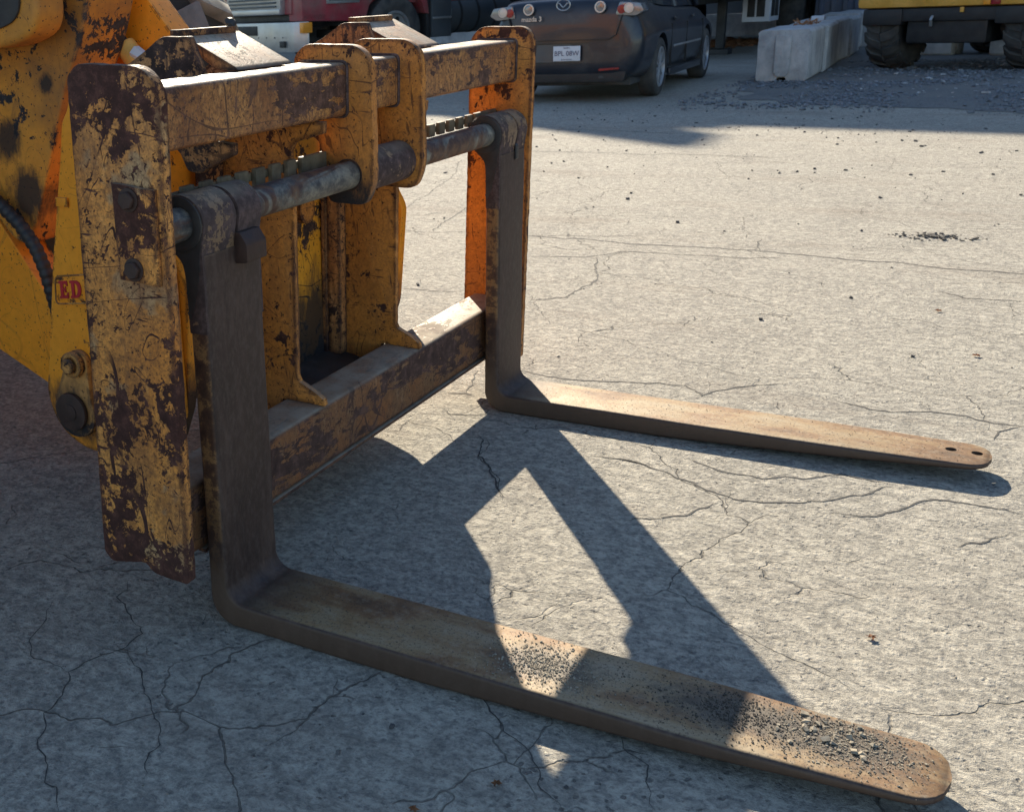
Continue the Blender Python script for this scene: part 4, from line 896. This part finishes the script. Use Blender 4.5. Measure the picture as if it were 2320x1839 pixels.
for s_ in (0, 1):
    y0, y1 = (0., .42) if s_ == 0 else (2.38, 2.8)
    fd = obj('fender', prism([(-2.12, .88), (-2.12, 1.45), (-1.7, 1.6), (-.6, 1.62), (.35, 1.55), (.75, 1.15), (.80, .88), (.70, .9), (.62, 1.1), (.4, 1.33), (0, 1.42), (-.4, 1.33), (-.62, 1.1), (-.72, .84), (-.8, .83)], y0, y1, 1, .02, 2, None, tf), M['red'], tr)
    if s_ == 0:
        hl = obj('headlight', box(-1.6, -.86, -.03, .0, 1.15, 1.5, .02, 2, None, tf), M['chrome'], fd); obj('lens', box(-1.55, -1.25, -.04, -.031, 1.2, 1.46, .01, 2, None, tf), M['clearlens'], hl); obj('lens', box(-1.21, -.91, -.04, -.031, 1.2, 1.46, .01, 2, None, tf), M['clearlens'], hl)
def twheel(x, y0, sgn=1):
    fw = lambda c: tf(Vector((c.x + x, y0 + sgn * c.y, c.z)))
    ty = obj('wheel', bmx_tyre(0, .63, .17, .62, .32, fw, 48, .55), M['rubber'], tr)
    obj('rim', ring(0, .63, .02, .2, .3, .345, 40, fw), M['chrome'], ty)
    dsk = obj('hub_disc', prism([(.3 * math.cos(2 * math.pi * k / 40), .63 + .3 * math.sin(2 * math.pi * k / 40)) for k in range(40)], .09, .12, 1, 0, 1, None, fw), M['chrome'], ty)
    for k in range(8):
        a = R(45 * k + 20); obj('hand_hole', ycyl(.215 * math.cos(a), .63 + .215 * math.sin(a), .082, .0895, .042, 16, 0, None, fw), M['black'], dsk)
    obj('hub', ycyl(0, .63, -.03, .0895, .11, 24, .02, None, fw), M['chrome'], dsk)
twheel(0, 0); twheel(0, 2.8, -1)
for x in (5.6, 7.0):
    twheel(x, .0); twheel(x, 2.8, -1)
tb('chassis', -1.9, 8.2, .9, 1.2, .75, 1.0, M['chassis']); tb('chassis', -1.9, 8.2, 1.6, 1.9, .75, 1.0, M['chassis'])
tb('mudguard', .74, .84, .02, .6, .3, 1.3, M['black']); tb('front_axle', -.08, .08, .3, 2.5, .5, .66, M['chassis'])
st_ = tb('steps', .86, 1.35, .0, .5, .45, 1.2, M['truckgrey']); tb('tread_plate', .88, 1.33, -.03, .3, .78, .82, M['chrome'], st_, .01)
tk = obj('fuel_tank', tube([tf(Vector((1.38, .42, .85))), tf(Vector((1.42, .42, .85))), tf(Vector((3.0, .42, .85))), tf(Vector((3.04, .42, .85)))], [.32, .36, .36, .32], 36), M['truckgrey'], tr)
for x in (1.65, 2.1, 2.55): obj('tank_strap', tube([tf(Vector((x, .42, .85))), tf(Vector((x + .05, .42, .85)))], .368, 36), M['black'], tk)
cbx = obj('cab', prism(roundpoly([(.0, 1.1), (.1, 2.2), (.35, 3.1), (3.2, 3.5), (3.2, 1.1)], [.03, .05, .1, .1, .03], 4), .15, 2.65, 1, .05, 3, None, tf), M['red'], tr)
obj('window', box(.45, 1.35, .13, .148, 2.15, 2.85, .01, 1, None, tf), M['glass'], cbx)
obj('windscreen', prism([(.08, 2.2), (.31, 3.0), (.30, 3.0), (.07, 2.2)], .35, 2.45, 1, 0, 1, None, lambda c: tf(c) - sa * .03), M['glass'], cbx)

# ------------------------------------------------------------------ flat trailer parked behind the car
sr = root('semi_trailer', (-4.2, 21.5, 0), 'dark box trailer with a white side toolbox, standing behind the parked car', 'trailer')
def sb(name, x0, x1, y0, y1, z0, z1, mat, par=None, bev=.01): return obj(name, box(x0, x1, y0, y1, z0, z1, bev, 2), mat, par or sr)
sb('cargo_box', -5.7, -2.6, 17.6, 26.0, 1.12, 4.0, M['chassis']); sb('rail', -4.9, -4.7, 17.7, 26.0, .85, 1.117, M['chassis']); sb('rail', -3.75, -3.55, 17.7, 26.0, .85, 1.117, M['chassis'])
for k in range(7): sb('cross_member', -5.5, -2.8, 18 + 1.1 * k, 18.1 + 1.1 * k, .95, 1.1, M['chassis'])
for x in (-4.9, -3.55):
    lg = sb('landing_leg', x, x + .14, 19.4, 19.54, .1, 1.1, M['chassis']); sb('foot', x - .1, x + .24, 19.3, 19.64, .0, .09, M['chassis'], lg)
tbx = sb('toolbox', -3.16, -2.72, 19.5, 20.3, .52, 1.1, M['white']); sb('door_panel', -2.719, -2.712, 19.6, 19.88, .6, 1.03, M['black'], tbx, .003); sb('door_panel', -2.719, -2.712, 19.93, 20.2, .6, 1.03, M['black'], tbx, .003); sb('door_panel', -3.08, -2.96, 19.49, 19.499, .6, 1.03, M['black'], tbx, .003); sb('door_panel', -2.93, -2.8, 19.49, 19.499, .6, 1.03, M['black'], tbx, .003)
for yy in (23.2, 24.4):
    for x in (-5.5, -3.2):
        obj('wheel', bmx_tyre(0, .52, 0, .52, .5, (lambda x, yy: (lambda c: Vector((x + .25 - c.y, yy + c.x, c.z))))(x, yy), 32, .5), M['rubber'], sr)
ct = root('steel_container', (-1.2, 22.6, 0), 'dark blue steel container with ribbed walls behind the row of concrete blocks', 'container')
obj('container_body', box(-2.5, .0, 22.6, 26.4, .12, 2.7, .01, 1), M['container'], ct)
for k in range(12): obj('rib', box(-2.42 + .2 * k, -2.34 + .2 * k, 22.56, 22.598, .15, 2.65, .006, 1), M['container'], ct)
for x in (-2.45, -.15): obj('foot', box(x, x + .12, 22.6, 22.8, 0, .118, .004, 1), M['chassis'], ct)
# low parked flatbed further right of it
# yellow leaves drift lying in the sun beyond
s10 = stones('leaf_litter', M['leaf'], [(rs.gauss(-4.3, .5), rs.gauss(23.0, .8), .01) for _ in range(1600)], .03, .09, 44, .3); tag(s10, 'drift of yellow-brown leaves beyond the trailer', 'leaves', kind='stuff')

# ------------------------------------------------------------------ yellow machine at upper right
ex_az = -.3; exo = Vector((.26, 15.0, 0))
ex = root('wheeled_loader', exo, 'rear of a yellow machine on chevron tyres behind the gravel', 'loader')
Mx = Matrix.Translation(exo) @ Matrix.Rotation(ex_az, 4, 'Z')
def ef(c): return Mx @ c     # x along the axle, y away from the viewer
def eb(name, x0, x1, y0, y1, z0, z1, mat, par=None, bev=.02): return obj(name, box(x0, x1, y0, y1, z0, z1, bev, 2, None, ef), mat, par or ex)
eh = eb('engine_hood', -1.05, 1.2, -.35, 2.0, .765, 1.75, M['yellow_plain'], None, .06)
tl_ = eb('tail_lamp', .50, .60, -.372, -.352, .78, .86, M['redlens'], eh, .006); eb('lamp_frame', .42, .495, -.372, -.352, .78, .86, M['amber'], eh, .006)
eb('counterweight', -.46, .46, -.25, 1.8, .34, .76, M['black'], None, .04); eb('bumper_shell', -.9, 1.1, -.3, .05, .6, .76, M['black'], None, .03)
eb('mudguard', -.98, -.5, -.32, .1, .56, .76, M['black'], None, .03); eb('mudguard', .54, 1.02, -.32, .1, .56, .76, M['black'], None, .03)
obj('towing_eye', tube([ef(Vector((-.15, -.3, .66))), ef(Vector((-.15, -.34, .62))), ef(Vector((-.16, -.3, .55)))], .018, 8), M['chrome'], ex); eb('plate_bracket', .16, .2, -.33, -.3, .7, .76, M['yellow_plain'], None, .004)
obj('axle', tube([ef(Vector((-.7, .25, .5))), ef(Vector((.7, .25, .5)))], .1, 16), M['chassis'], ex)
def eyf(x): return lambda c: ef(Vector((x + c.y, .3 + c.x, c.z)))
for x in (-.78, .82):
    wq = root('wheel', ef(Vector((x, .3, .55))), None, None); wq.parent = ex; wq.matrix_basis = wm(ex).inverted() @ Matrix.Translation(ef(Vector((x, .3, .55))))
    lug_tyre(0, .55, 0, .55, .42, wq, M['rubber'], M['rubber'], 16, M['black'], eyf(x))
for x in (-.78, .82):
    wq = root('wheel', ef(Vector((x, 3.6, .55))), None, None); wq.parent = ex; wq.matrix_basis = wm(ex).inverted() @ Matrix.Translation(ef(Vector((x, 3.6, .55))))
    lug_tyre(0, .55, 0, .55, .42, wq, M['rubber'], M['rubber'], 16, M['yellow_plain'], (lambda x: (lambda c: ef(Vector((x + c.y, 3.6 + c.x, c.z)))))(x))
eb('chassis', -.5, .5, .4, 3.2, .45, .85, M['chassis'], None, .03)
eb('cab', -.8, .8, 1.6, 2.9, 1.3, 2.7, M['yellow_plain'], None, .06)

# ------------------------------------------------------------------ building added to cast the shade across the back of the yard
wh = root('shade_building', (-4, 30, 0), 'tall grey building added to shade the back of the yard', 'building')
obj('wall', prism([(-60, 0), (60, 0), (60, 13.95), (-12.7, 13.95), (-14.7, 13.7), (-14.8, 13.88), (-15.5, 13.85), (-16.4, 13.3), (-60, 13.2)], 27.0, 45, 1, 0), M['wall'], wh)  # roof outline shaped to give the cast shade its edge
obj('shadow_spike', prism([(-17.6, 13.21), (-16.45, 13.31), (-15.75, 14.9), (-15.95, 14.95)], 27.2, 28.0, 1, .01, 1), M['wall'], wh)  # added leaning spike, shaped to throw a pointed shadow on the yard
for k in range(10):
    wn = obj('window', box(-40 + 8 * k, -37 + 8 * k, 26.95, 26.998, 5, 7, 0, 1), M['glass'], wh)
obj('loading_door', box(2.5, 7.5, 26.93, 26.998, 0, 5, .01, 1), M['truckgrey'], wh)
obj('plinth', box(-60, 60, 26.9, 26.998, 0, .5, .01, 1), M['block'], wh)
